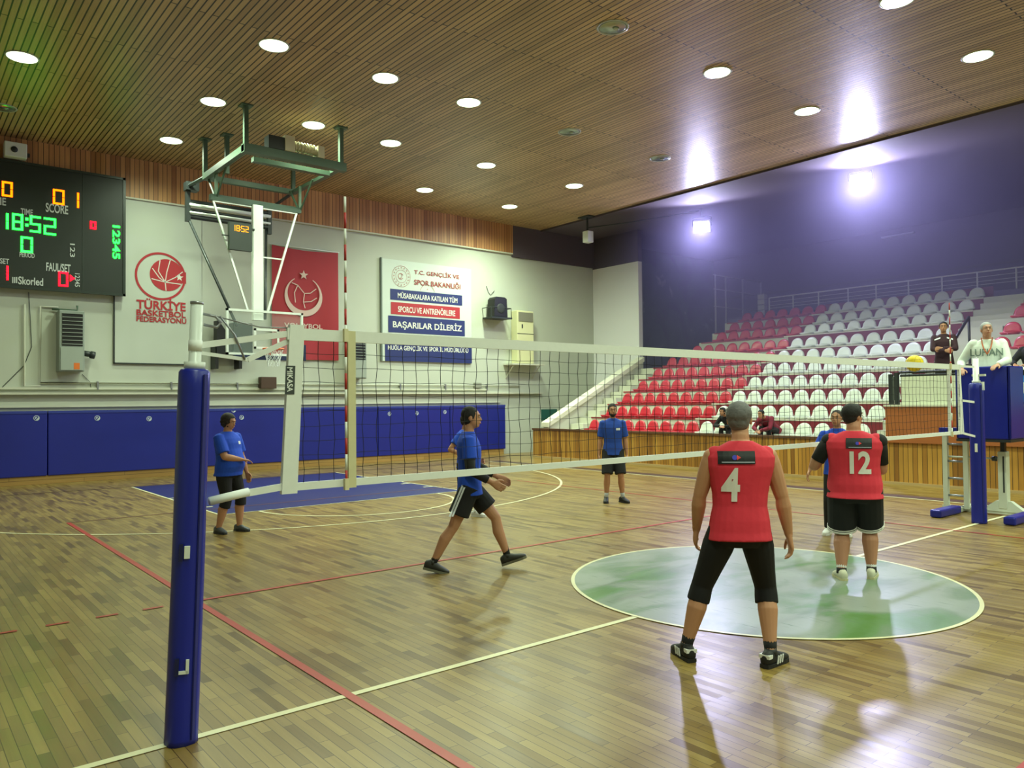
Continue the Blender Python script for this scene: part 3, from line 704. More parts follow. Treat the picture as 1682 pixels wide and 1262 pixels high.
def bar(a,b,r=.035): mb.tube([a,b],r,4)
bar((3.52,13.3,6.42),(5.5,13.3,6.42),.04); bar((3.52,13.3,6.42),(4.28,13.22,3.95),.03); bar((5.5,13.3,6.42),(4.74,13.22,3.95),.03); bar((4.6,13.28,5.25),(5.12,13.28,5.25),.022)
obj('white_trapezoid_frame',mb,M_METW,t)
obj('mast',MB().box((4.40,13.2,3.75),(4.64,13.32,6.45)),M_METW,t,bevel=.01)
# backboard
bx0,bx1,bz0,bz1=3.73,5.55,2.93,3.97; yf_=13.05
mb=MB(); w=.05
mb.box((bx0,yf_,bz0),(bx1,yf_+.06,bz0+w)).box((bx0,yf_,bz1-w),(bx1,yf_+.06,bz1)).box((bx0,yf_,bz0),(bx0+w,yf_+.06,bz1)).box((bx1-w,yf_,bz0),(bx1,yf_+.06,bz1))
bc=obj('backboard',mb,M_METW,t)
gm=bpy.data.materials.new('clear_glass'); gm.use_nodes=True; b=gm.node_tree.nodes['Principled BSDF']
b.inputs['Base Color'].default_value=(.8,.95,.88,1); b.inputs['Alpha'].default_value=.06; b.inputs['Roughness'].default_value=.08
obj('glass_pane',MB().box((bx0+w,yf_+.02,bz0+w),(bx1-w,yf_+.035,bz1-w)),gm,bc)
mb=MB()
cx_=4.66; mb.box((cx_-.3,yf_+.005,3.08),(cx_+.3,yf_+.015,3.13)).box((cx_-.3,yf_+.005,3.5),(cx_+.3,yf_+.015,3.55)).box((cx_-.3,yf_+.005,3.08),(cx_-.25,yf_+.015,3.55)).box((cx_+.25,yf_+.005,3.08),(cx_+.3,yf_+.015,3.55))
obj('target_square',mb,M_METW,bc)
obj('bottom_pad',MB().box((bx0+.18,yf_-.04,bz0-.1),(bx1,yf_+.1,bz0-.005)).box((bx1-.02,yf_-.04,bz0-.1),(bx1+.05,yf_+.1,bz0+.28)),mat('pad_navy',(22,34,70),.5),bc)
ring=MB(); rc=(cx_,yf_-.38,3.06); R=.228; pts=[(rc[0]+R*math.cos(a),rc[1]+R*math.sin(a),rc[2]) for a in [2*PI*i/28 for i in range(29)]]
ring.tube(pts,.018,6).box((cx_-.1,yf_-.16,3.04),(cx_+.1,yf_,3.07)).box((cx_-.08,yf_-.02,2.95),(cx_+.08,yf_,3.07)).tube([(cx_-.09,yf_,2.93),(cx_-.09,yf_-.22,3.05)],.01,5).tube([(cx_+.09,yf_,2.93),(cx_+.09,yf_-.22,3.05)],.01,5)
rg=obj('rim',ring,mat('rim_orange',(206,92,40),.4),t)
mb=MB(); n=12
for i in range(n):
    for sgn in (1,-1):
        P=[]
        for k in range(6):
            a=2*PI*(i+sgn*k*.5)/n; rr=R-(R-.12)*(k/5)**.7; P.append((rc[0]+rr*math.cos(a),rc[1]+rr*math.sin(a),rc[2]-.4*k/5))
        mb.tube(P,.004,4)
obj('rim_net',mb,M_TAPE,rg)

t=thing('game_clock','small dark game clock showing 18:52 in amber, hung beside the backboard mast','clock',(4.1,13.1,5.2))
yc=13.12; a=at(377,409,1,yc); b=at(414,369,1,yc)
obj('clock_housing',MB().box((a.x,yc,a.z),(b.x,yc+.12,b.z)).tube([(a.x-.15,yc+.06,(a.z+b.z)/2),(a.x,yc+.06,(a.z+b.z)/2)],.015,6).tube([(b.x,yc+.06,b.z-.1),(4.42,13.2,b.z-.1)],.03,6),mat('clock_black',(44,50,46),.45),t)
mb=MB(); W_=b.x-a.x; z1=b.z-.06; z0=z1-.14; xx=a.x+.09
for d in ('1','8','5','2'):
    if d=='1': seg_digit(mb,d,xx-.02,xx+.04,z0,z1,.016,PB(yc-.004)); xx+=.065
    else: seg_digit(mb,d,xx,xx+.075,z0,z1,.016,PB(yc-.004)); xx+=.095
    if d=='8': mb.box((xx-.012,yc-.005,z0+.03),(xx+.003,yc-.003,z0+.05)).box((xx-.012,yc-.005,z0+.09),(xx+.003,yc-.003,z0+.11)); xx+=.015
obj('clock_digits',mb,glow('clock_amber',(255,170,40),4),t)

# ================================================================== volleyball net
NT,NBT=2.255,1.29; NX0,NX1=-.37,9.36
t=thing('volleyball_net','long white-taped volleyball net of black mesh stretched across the court','net',(4.5,0,NBT))
random.seed(4)
def netY(x,z): # small billow
    return .02*math.sin(x*1.1)*math.sin(PI*(z-1.3))
mb=MB(); r=.0021
nx=int((NX1-NX0-.1)/.1)
for i in range(nx+1):
    x=NX0+.08+i*.1; pts=[]
    for k in range(11):
        z=NBT+.03+(NT-.06-NBT-.03)*k/10; pts.append((x+.006*math.sin(k*1.9+i*.9)*(1 if 0<k<10 else 0),netY(x,z),z))
    mb.tube(pts,r,4)
for k in range(1,10):
    z=NBT+.03+(NT-.09-NBT)*k/10; mb.tube([(NX0+.05+(NX1-NX0-.1)*i/90,netY(NX0+(NX1-NX0)*i/90,z),z+.004*math.sin(i*1.3+k)) for i in range(91)],r,4)
obj('net_mesh',mb,mat('net_cord',(24,26,26),.8),t)
mb=MB(); mb.box((NX0-.02,-.012,NT-.07),(NX1,.012,NT)); obj('top_band',mb,M_TAPE,t)
mb=MB(); mb.box((NX0,-.01,NBT),(NX1,.01,NBT+.045)); obj('bottom_band',mb,M_TAPE,t)
# slanted white sleeve at the near end and far end
def slab(x0b,x1b,x0t,x1t,z0,z1,y=.016):
    return MB().add([(x0b,-y,z0),(x1b,-y,z0),(x1b,y,z0),(x0b,y,z0),(x0t,-y,z1),(x1t,-y,z1),(x1t,y,z1),(x0t,y,z1)],[(0,3,2,1),(4,5,6,7),(0,1,5,4),(1,2,6,5),(2,3,7,6),(3,0,4,7)])
sl=obj('end_sleeve',slab(-.43,-.335,-.375,-.285,NBT-.015,NT+.02),M_TAPE,t)
mb=MB(); mb.add([(-.412,-.018,1.86),(-.352,-.018,1.86),(-.345,-.018,2.03),(-.405,-.018,2.03)],[(0,1,2,3)])
obj('sleeve_label',mb,mat('label_dark',(60,66,66),.6),sl)
mb=MB(); fit_text(mb,'MIKASA',-.398,-.362,1.875,2.02,lambda a,b:(a,-.02,b),0,.02,rot=True); obj('sleeve_lettering',mb,M_TAPE,sl)
obj('end_sleeve',slab(9.31,9.36,9.31,9.36,NBT,NT),M_TAPE,t)
obj('side_band',slab(.0,.052,.0,.052,NBT-.01,NT+.0,.018),mat('side_band_cream',(206,200,160),.7,var=.06,scale=25),t,label='cream vertical side band')
obj('side_band',slab(8.98,9.02,8.98,9.02,NBT-.01,NT,.018),M_TAPE,t)
# ropes and straps
mb=MB()
def strap(a,b,w,m,name='strap'):
    a,b=Vector(a),Vector(b); d=(b-a).normalized(); Z=Vector((0,0,1)); Yv=d.cross(Z).normalized(); Z=Yv.cross(d)
    return obj(name,MB().obox((a+b)/2,(d,Yv,Z),(b-a).length/2,.006,w/2),m,t)
strap((-.35,0,NT-.03),(-.90,.02,2.13),.035,M_TAPE); strap((-.4,0,NBT+.03),(-.72,0,NBT+.0),.04,M_TAPE)
strap((-.36,.01,NT-.07),(-.62,.01,2.06),.03,M_TAPE); strap((-.62,.01,2.06),(-.88,.01,2.09),.02,M_TAPE)
obj('tension_tube',MB().tube([(-.62,0,NBT+.015),(-.84,0,NBT-.02)],.024,10),M_TAPE,t,True)
obj('rope',MB().tube([(-.36,0,NT+.0),(-.55,0,2.25),(-.82,0,2.3)],.004,6),M_STEEL,t,True)
obj('wire',MB().tube([(-.78,0,2.3),(-.7,0,2.2),(-.64,0,2.06)],.006,6),M_STEEL,t,True)
for z0,z1 in ((NT-.02,NT-.02),(1.76,1.73),(NBT+.02,NBT-.05)): strap((9.36,0,z0),(9.86,0,z1),.03,M_TAPE)
strap((9.36,0,NT-.03),(9.44,0,NBT+.02),.02,M_TAPE)

def antenna(x,label,flip):
    mb=MB(); n=18
    for i in range(n):
        z=NBT+i*.1+.0; mb.tube([(x,-.024,z),(x,-.024,z+.1)],.0075,8,mi=(i+flip)%2)
    t=thing('net_antenna',label,'antenna',(x,-.024,NBT)); obj('rod',mb,[mat('antenna_red',(176,40,34),.5),M_WHITE],t,True)
    obj('clamp',MB().box((x-.014,-.036,NT-.07),(x+.014,-.012,NT+.01)).box((x-.014,-.036,NBT-.02),(x+.014,-.012,NBT+.05)),mat('clamp_cream',(214,206,170),.6),t)
antenna(-.02,'red and white striped antenna beside the cream side band near the near post',0)
antenna(9.0,'striped antenna at the far end of the net before the referee stand',1)

def post(x,label,near):
    t=thing('volleyball_post',label,'post',(x,0,0)); t.rotation_euler=(0,.036 if near else 0,0)   # the near post leans in under the net's pull
    top=2.36
    obj('pole',MB().tube([(x,0,0),(x,0,top)],.033 if near else .04,16).tube([(x,0,2.0),(x,0,2.04)],.055,16),M_METW,t,True)
    obj('cap',MB().tube([(x,0,top-.002),(x,0,top+.012)],.035,16),M_STEEL,t,True)
    R=.082 if near else .095
    poly=[(R*math.cos(a)*(1.0),R*math.sin(a)) for a in [2*PI*i/10+.2 for i in range(10)]]
    mb=MB(); mb.rings([((x,0,0),R*1.02,R*1.02),((x,0,.03),R,R),((x+.004,0,.9),R*.99,R*.99),((x,0,1.9),R*.97,R*.97),((x,0,1.985),R*.95,R*.95),((x,0,2.0),R*.82,R*.82)],12,pw=2.6)
    pad=obj('pad',mb,M_BLUE,t,True,label='dark blue padded sleeve')
    d=Vector((-.75,-.62,0)) if near else Vector((-.7,.3,0)); d.normalize(); sdv=d.cross(Vector((0,0,1)))
    obj('pad_seam',MB().obox(Vector((x,0,1.0))+sdv*(-R*1.0)+d*.02,(d,sdv,Vector((0,0,1))),.014,.005,.97),mat('seam_blue',(20,28,110),.5),t)
    if near:
        for z in (1.02,.42):
            c=Vector((x,0,z))+d*(R*.9)+sdv*(-R*.55); n_=(d*.9-sdv*.55).normalized(); s_=n_.cross(Vector((0,0,1)))
            mb=MB()
            if z>1: mb.obox(c,(s_,n_,Vector((0,0,1))),.014,.006,.033)
            else: mb.obox(c-Vector((0,0,.03)),(s_,n_,Vector((0,0,1))),.028,.006,.008).obox(c-s_*.022,(s_,n_,Vector((0,0,1))),.008,.006,.036)
            obj('white_tab',mb,M_WHITE,t)
            obj('strap_end',MB().obox(c+s_*.03,(s_,n_,Vector((0,0,1))),.01,.012,.045),mat('strap_navy',(14,20,70),.5),t)
        obj('pulley_hook',MB().tube([(x+.03,0,2.31),(x+.1,-.01,2.3),(x+.13,-.01,2.27),(x+.11,-.01,2.24),(x+.04,0,2.25)],.008,6),M_STEEL,t,True)
        obj('rope_collar',MB().tube([(x,0,2.1),(x,0,2.16)],.036,14),M_TAPE,t,True)
    else:
        obj('winch_head',MB().box((x-.03,-.09,1.9),(x+.05,.02,2.02)).box((x-.02,-.12,2.1),(x+.03,.05,2.13)),M_METW,t)
        obj('white_tab',MB().box((x-.105,-.03,1.02),(x-.09,.0,1.14)),M_WHITE,t)
post(-.99,'white volleyball post in a dark blue padded sleeve at the near end of the net',True)
post(9.93,'white volleyball post in a dark blue padded sleeve in front of the referee stand',False)

# ball
C_=CAM_LOC+( _F+CR*((1502-841)/FPX)+CU*((631-597)/FPX))*10.2
t=thing('volleyball','bright yellow volleyball in flight just above the far end of the net','ball',C_)
YM=mat('ball_yellow',(232,204,20),.45)
obj('ball_skin',MB().ball(C_,.108,n=28,k=16),YM,t,True)
mb=MB()
for ax_ in range(3):
    for s_ in (-.045,.045):
        P=[]
        rr=math.sqrt(.109**2-s_**2)
        for i in range(29):
            a=2*PI*i/28; q=[0,0,0]; q[ax_]=s_; q[(ax_+1)%3]=rr*math.cos(a); q[(ax_+2)%3]=rr*math.sin(a); P.append(C_+Vector(q))
        mb.tube(P,.0012,4)
obj('ball_seams',mb,mat('ball_seam',(150,130,20),.6),t)

# ================================================================== grandstand
RY0,RP,RR,X1,Z1=14.1,.775,.415,14.9,.86
YSEAT=12.95; SP=.478; YB=9.35; YR=4.05   # first seat, pitch, red/ivory border, right end of the block
g=thing('grandstand','pale concrete grandstand with ten stepped tiers rising behind the wooden front wall','grandstand',(20,5,0))
xk=[X1+RP*k for k in range(11)]; zk=[Z1+RR*k for k in range(11)]
zk=[z+(0 if i<7 else (.06 if i==7 else .02)) for i,z in enumerate(zk)]
obj('walkway_tier',MB().box((XS+.13,3.32,0),(X1,RY0,zk[0]-.25)),M_CREAM,g)
for k in range(10):
    yl=RY0 if k<6 else 12.7-.0*k
    obj('concrete_tier',MB().box((xk[k],3.32 if k<3 else -16.9,0),(xk[k+1],yl,zk[k])),M_CREAM,g)
obj('top_walkway',MB().box((xk[10],-16.9,0),(26.5,13.2,zk[9]+.25)),M_HALL,g)
mb=MB(); mr=MB(); mw=MB()
for k in range(10):
    zb=zk[k-1] if k else zk[0]-.25
    # painted riser faces, 1 cm proud
    mb.box((xk[k]-.01,YR,zb),(xk[k]-.001,YB-.15,zk[k]-.02))
    mr.box((xk[k]-.02,YB,zk[k]-.035),(xk[k]+.03,min(RY0,13.5 if k<6 else 12.6),zk[k]+.006))
    mw.box((xk[k]-.02,YR,zk[k]-.03),(xk[k]+.03,YB,zk[k]+.006))
    mb.box((xk[k]+RP-.02,YR-.0,zk[k]),(xk[k]+RP-.011,YB-.15,zk[k]+RR-.02)) if k==9 else None
obj('riser_paint',mb,M_REDR,g,label='dark red painted risers'); obj('red_nosing',mr,mat('red_nosing_paint',(150,36,44),.5),g); obj('ivory_nosing',mw,mat('ivory_nosing_paint',(212,208,188),.5),g)
# stair blocks right of the seat block
mb=MB()
for k in range(10):
    mb.box((xk[k]-RP/2,3.32 if k<3 else 2.95,0),(xk[k],4.0,zk[k]-RR/2))
obj('stair_blocks',mb,M_CREAM,g)
mb=MB()
for k in range(6):
    mb.box((xk[k]-RP/2,13.5,0),(xk[k],RY0-.02,zk[k]-RR/2))
obj('stair_blocks',mb,M_CREAM,g)
# sloping parapet at the left end
t=thing('stand_parapet','cream sloping parapet wall closing the left end of the grandstand','wall',(16.6,14.2,0))
obj('parapet_wall',MB().prism([(14.33,0),(18.95,0),(18.95,3.22),(14.33,1.02)],1,14.12,14.34),M_CREAM,t)
obj('coping',MB().prism([(14.3,.98),(18.95,3.2),(18.95,3.36),(14.3,1.12)],1,14.06,14.42),mat('coping_cream',(222,220,198),.6),t)
obj('low_end_wall',MB().box((14.34,14.345,0),(15.2,14.72,.9)),M_CREAM,t)
# wooden front wall
t=thing('stand_front_wall','long varnished vertical-board front wall at the foot of the grandstand','wall',(XS,3,0))
obj('board_cladding',MB().box((XS,-16.9,.0),(XS+.1,14.72,.9)),M_FRONT,t)
obj('top_rail',MB().box((XS-.03,-16.9,.88),(XS+.14,14.74,.935)),mat('rail_brown',(92,62,36),.5),t)
obj('base_strip',MB().box((XS-.03,-16.9,0),(XS,14.7,.05)),mat('base_pale',(176,150,104),.5),t)

# ---------------- seats
def seat_mesh(name,m):
    mb=MB(); w=.222; n=9; N_=12
    # back shell: rounded arch, slightly dished, facing -x
    def prof(u):  # u -1..1 -> height
        return .30*(max(0,1-abs(u)**2.3))**.5
    F=[];B=[]
    for j in range(5):
        v=j/4
        for i in range(N_+1):
            u=-1+2*i/N_; y=w*u; hh=max(prof(u),.02)
            z=.06+hh*v*.94; x=.30+.07*v-.03*u*u
            F.append((x,y,z)); B.append((x+.018,y*1.0,z+.004*v))
    W_=N_+1; fs=[]
    for j in range(4):
        for i in range(N_): fs.append((j*W_+i,j*W_+i+1,(j+1)*W_+i+1,(j+1)*W_+i))
    nf=len(F); fb=[tuple(nf+q for q in f)[::-1] for f in fs]
    edge=[(4*W_+i,4*W_+i+1,nf+4*W_+i+1,nf+4*W_+i) for i in range(N_)]+[(j*W_,(j+1)*W_,nf+(j+1)*W_,nf+j*W_) for j in range(4)]+[(j*W_+N_,(j+1)*W_+N_,nf+(j+1)*W_+N_,nf+j*W_+N_) for j in range(4)]+[(i,i+1,nf+i+1,nf+i) for i in range(N_)]
    mb.add(F+B,fs+fb+edge)
    # pan
    mb.rings([((.17,0,.0),.15,.17),((.17,0,.03),.17,.21),((.17,0,.065),.175,.218),((.17,0,.07),.15,.18),((.17,0,.045),.1,.13)],20,pw=3.2)
    mb.box((.03,-.012,0),(.0,.012,.03))
    return mesh_of(name,mb,m,True)
SMR=seat_mesh('red_seat',M_SEATR); SMW=seat_mesh('ivory_seat',M_SEATW)
s_proto={}
def seat(k,y,red,label,group):
    key=red
    if key not in s_proto:
        o=bpy.data.objects.new('stadium_seat',SMR if red else SMW); COL.objects.link(o); s_proto[key]=o
    else:
        o=s_proto[key].copy(); COL.objects.link(o)
    o.location=(xk[k]+.005,y,zk[k]+.007); tag(o,label,'seat',group)
starts={0:0,1:0,2:0,3:0,4:0,5:0,6:1,7:2,8:2,9:2}
skip={(0,11)}  # where the spectator sits is still a seat
for k in range(10):
    y=YSEAT-SP*starts[k]; j=0
    while y>YR+.22:
        red=y>YB-.25
        seat(k,y,red,'%s plastic stadium seat, %s from the left in the %s tier from the bottom'%('red' if red else 'ivory white',ORD[j],ORD[k]),'red stadium seats' if red else 'ivory stadium seats')
        y-=SP; j+=1
for k in range(5,10):
    for j in range(3):
        seat(k,2.72-SP*j,True,'red stadium seat right of the concrete steps, %s from them in the %s tier'%(ORD[j],ORD[k]),'red seats right of the steps')

# ---------------- railing on the top walkway
t=thing('top_railing','long pale metal railing with three bars along the top of the grandstand','railing',(22.7,5,zk[9]+.25)); ZT=zk[9]+.25
for y in [11.4,10.45,9.49,8.44,7.5,6.48,5.49,4.51,3.5,2.5]:
    obj('railing_post',MB().tube([(22.75,y,ZT),(22.75,y,5.48)],.024,8),M_RAIL,t,True)
for z,r in ((5.48,.02),(5.33,.008),(5.2,.008),(5.1,.008)): obj('railing_bar',MB().tube([(22.75,11.4,z),(22.75,1,z)],r*1.2,6),M_RAIL,t,True)
t=thing('gallery_railing','tall grey metal guard grid at the left end of the top walkway','railing',(23.4,13.15,ZT))
for x in (21.95,22.6,23.7,24.95): obj('upright',MB().tube([(x,13.15,4.3 if x<22.7 else ZT),(x,13.15,6.5)],.03,8),mat('rail_grey',(186,186,200),.5),t,True)
for z in (6.48,5.95,5.3): obj('cross_bar',MB().tube([(21.85,13.15,z),(25,13.15,z)],.018,6),MATS['rail_grey'],t,True)
t=thing('stacked_panel','pale upright stack with dark gaps beside the first post of the top railing','panel',(22.8,11.75,ZT))
for i in range(4): obj('block',MB().box((22.75,11.6,ZT+.02+i*.2),(22.95,11.88,ZT+.19+i*.2)),mat('pale_block',(176,178,186),.6),t)

# ---------------- officials' tribune at the right
t=thing('tribune_platform','brown and cream fronted tribune platform beside the right end of the seats','platform',(15.4,0,0))
obj('brown_front',MB().box((XS-.06,-6,.87),(XS+.02,3.27,1.64)),mat('tribune_brown',(158,92,48),.45,var=.06,scale=4),t)
obj('side_wall',MB().box((XS+.12,3.2,0),(17.2,3.3,1.64)),M_CREAM,t)
obj('edge_strip',MB().box((XS-.08,-6,1.62),(XS+.04,3.3,1.66)),M_CREAM,t)
obj('cream_parapet',MB().box((XS,-.5,1.66),(XS+.1,2.96,2.24)),mat('parapet_cream',(206,212,190),.6),t)
obj('floor_slab',MB().box((XS,-6,1.5),(17.0,3.2,1.64)),M_CREAM,t)
obj('hand_rail',MB().tube([(XS+.02,3.0,2.33),(XS+.02,.8,2.33)],.03,8).box((XS,.8,2.24),(XS+.1,2.98,2.29)),M_DARK,t,True)
t=thing('rail_panel','dark vertical metal post panel where the tribune meets the ivory seats','post',(XS,3.12,1.66))
obj('post_panel',MB().box((XS+.0,3.02,1.66),(XS+.06,3.1,2.33)).box((XS+.0,3.14,1.66),(XS+.06,3.22,2.3)),M_DARK,t)
obj('post_infill',MB().box((XS+.01,3.05,1.75),(XS+.05,3.2,2.25)),mat('infill_grey',(90,96,92),.5),t)
t=thing('sponsor_board','bright blue board with red and white rounded letter right of the referee','sign',(XS,.3,1.66))
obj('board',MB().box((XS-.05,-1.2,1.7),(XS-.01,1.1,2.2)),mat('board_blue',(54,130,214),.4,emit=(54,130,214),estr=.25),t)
obj('black_base',MB().box((XS-.06,-1.2,1.62),(XS-.005,1.1,1.7)).box((XS-.06,-1.2,2.2),(XS+.1,1.1,2.3)),M_BLACK,t)
mb=MB(); Pq=lambda a,b:(XS-.056,a,b); Pq2=lambda a,b:(XS-.053,a,b)
mb.quad_strip([(.97,1.82),(.78,1.82),(.72,1.87),(.72,2.06),(.78,2.11),(.97,2.11)],.03,Pq,closed=True)
obj('letter_outline',mb,M_WHITE,t)
obj('letter_fill',MB().add([Pq2(.99,1.84),Pq2(.86,1.84),Pq2(.86,2.14),Pq2(.99,2.14)],[(0,1,2,3)]),mat('letter_red',(210,40,70),.5),t)
t=thing('scorer_table','black topped table with white papers at the right edge behind the blue board','table',(XS+.5,.4,1.64))
obj('tabletop',MB().box((XS+.12,-1.0,2.28),(XS+.7,1.15,2.32)),M_WHITE,t); obj('papers',MB().box((XS+.2,.7,2.32),(XS+.45,.95,2.36)),M_WHITE,t)
for y in (-.95,1.1): obj('leg',MB().box((XS+.15,y-.02,1.64),(XS+.19,y+.02,2.28)),M_BLACK,t); obj('leg',MB().box((XS+.6,y-.02,1.64),(XS+.64,y+.02,2.28)),M_BLACK,t)
o=obj('stair_handrail',MB().tube([(16.9,3.1,2.85),(18.2,3.1,3.75)],.035,8).tube([(16.9,3.1,1.64),(16.9,3.1,2.87)],.03,8).tube([(18.2,3.1,2.6),(18.2,3.1,3.77)],.03,8),M_BLACK,None,True); tag(o,'black sloping handrail between the dark-clad standing person and the referee','handrail')
t=thing('equipment_case','black equipment case on the tribune left of the referee','case',(15.6,2.4,1.64))
obj('case_body',MB().box((15.4,2.0,1.64),(15.9,2.75,2.5)),M_BLACK,t,bevel=.02)

# ================================================================== referee stand
t=thing('referee_stand','white steel referee stand with dark blue padded box, ladder and padded feet','referee stand',(10.9,.15,0))
bx0,bx1,by0,by1=10.55,11.15,-.22,.52
mb=MB()
mb.box((bx0,by0,1.17),(bx0+.05,by1,2.26)).box((bx1-.05,by0,1.17),(bx1,by1,2.26)).box((bx0,by0,1.17),(bx1,by0+.05,2.26)).box((bx0,by1-.05,1.17),(bx1,by1,1.75))
obj('padded_box',mb,M_BLUE,t,bevel=.02,label='dark blue padded box')
obj('platform',MB().box((bx0,by0,1.13),(bx1,by1,1.17)),M_DARK,t)
obj('pad_badge',MB().box((bx0-.004,.12,1.25),(bx0-.001,.16,1.29)),M_WHITE,t)
yl=.53
mb=MB()
for y in (yl,yl+.3): mb.box((10.9,y-.035,.05),(10.97,y+.035,1.3))
lad=obj('ladder',mb,mat('stand_cream',(206,212,196),.4),t)
for i in range(4): obj('rung',MB().tube([(10.93,yl,.25+i*.27),(10.93,yl+.3,.25+i*.27)],.018,8),M_STEEL,lad,True)
obj('ladder_cap',MB().box((10.85,yl-.06,1.24),(11.0,yl+.36,1.32)),M_BLUE,t)
cm=MATS['stand_cream']
obj('telescopic_column',MB().box((10.93,-.03,.1),(11.07,.09,.97)),cm,t,bevel=.01); obj('inner_tube',MB().box((10.96,0,.9),(11.04,.06,1.15)),M_DARK,t)
obj('column_slot',MB().box((10.925,.0,.35),(10.932,.02,.9)),M_DARK,t); obj('lock_knob',MB().tube([(10.93,.1,.86),(10.93,.16,.86)],.04,10),M_DARK,t,True)
obj('column_foot',MB().add([(10.93,-.28,.06),(11.07,-.28,.06),(11.07,.34,.06),(10.93,.34,.06),(10.95,-.07,.22),(11.05,-.07,.22),(11.05,.13,.22),(10.95,.13,.22)],[(0,3,2,1),(4,5,6,7),(0,1,5,4),(1,2,6,5),(2,3,7,6),(3,0,4,7)]),cm,t)
obj('tie_bar',MB().tube([(10.95,.05,.86),(10.95,.85,.86)],.015,8),cm,t,True)
obj('base_beam',MB().box((10.94,-.6,.02),(11.04,.9,.08)),cm,t)
for y in (.62,-.36): 
    obj('side_rail',MB().box((10.0,y-.04,.01),(11.5,y+.04,.08)),cm,t)
    obj('foot_pad',MB().box((9.98,y-.08,.003),(10.75,y+.08,.12)),M_BLUE,t,bevel=.025)
# ================================================================== people
def ik(a,t,l1,l2,hint):
    a,t=Vector(a),Vector(t); d=t-a; L=d.length
    if L>(l1+l2)*.998: t=a+d*((l1+l2)*.998/L); d=t-a; L=d.length
    k=(l1*l1-l2*l2+L*L)/(2*L); h=math.sqrt(max(l1*l1-k*k,0)); u=d/L
    w=Vector(hint)-u*u.dot(Vector(hint)); w.normalize()
    return a+u*k+w*h, t

def remeshed(name,mb,m,parent,vox,smooth=2,cuts=None,disp=None):
    me=mesh_of(name,mb,m,True); o=bpy.data.objects.new(name,me); COL.objects.link(o)
    r=o.modifiers.new('r','REMESH'); r.mode='VOXEL'; r.voxel_size=vox; r.use_smooth_shade=True
    if smooth: s=o.modifiers.new('s','SMOOTH'); s.iterations=smooth; s.factor=.5
    dg=bpy.context.evaluated_depsgraph_get(); dg.update()
    me2=bpy.data.meshes.new_from_object(o.evaluated_get(dg)); me2.name=name
    if cuts or disp:
        bm=bmesh.new(); bm.from_mesh(me2)
        for co,no in (cuts or []): bmesh.ops.bisect_plane(bm,geom=bm.verts[:]+bm.edges[:]+bm.faces[:],plane_co=co,plane_no=no,clear_outer=True)
        bm.to_mesh(me2); bm.free()
    o.modifiers.clear(); o.data=me2
    if not me2.materials: me2.materials.append(m)
    for p in me2.polygons: p.use_smooth=True
    bpy.data.meshes.remove(me)
    o.parent=parent
    return o

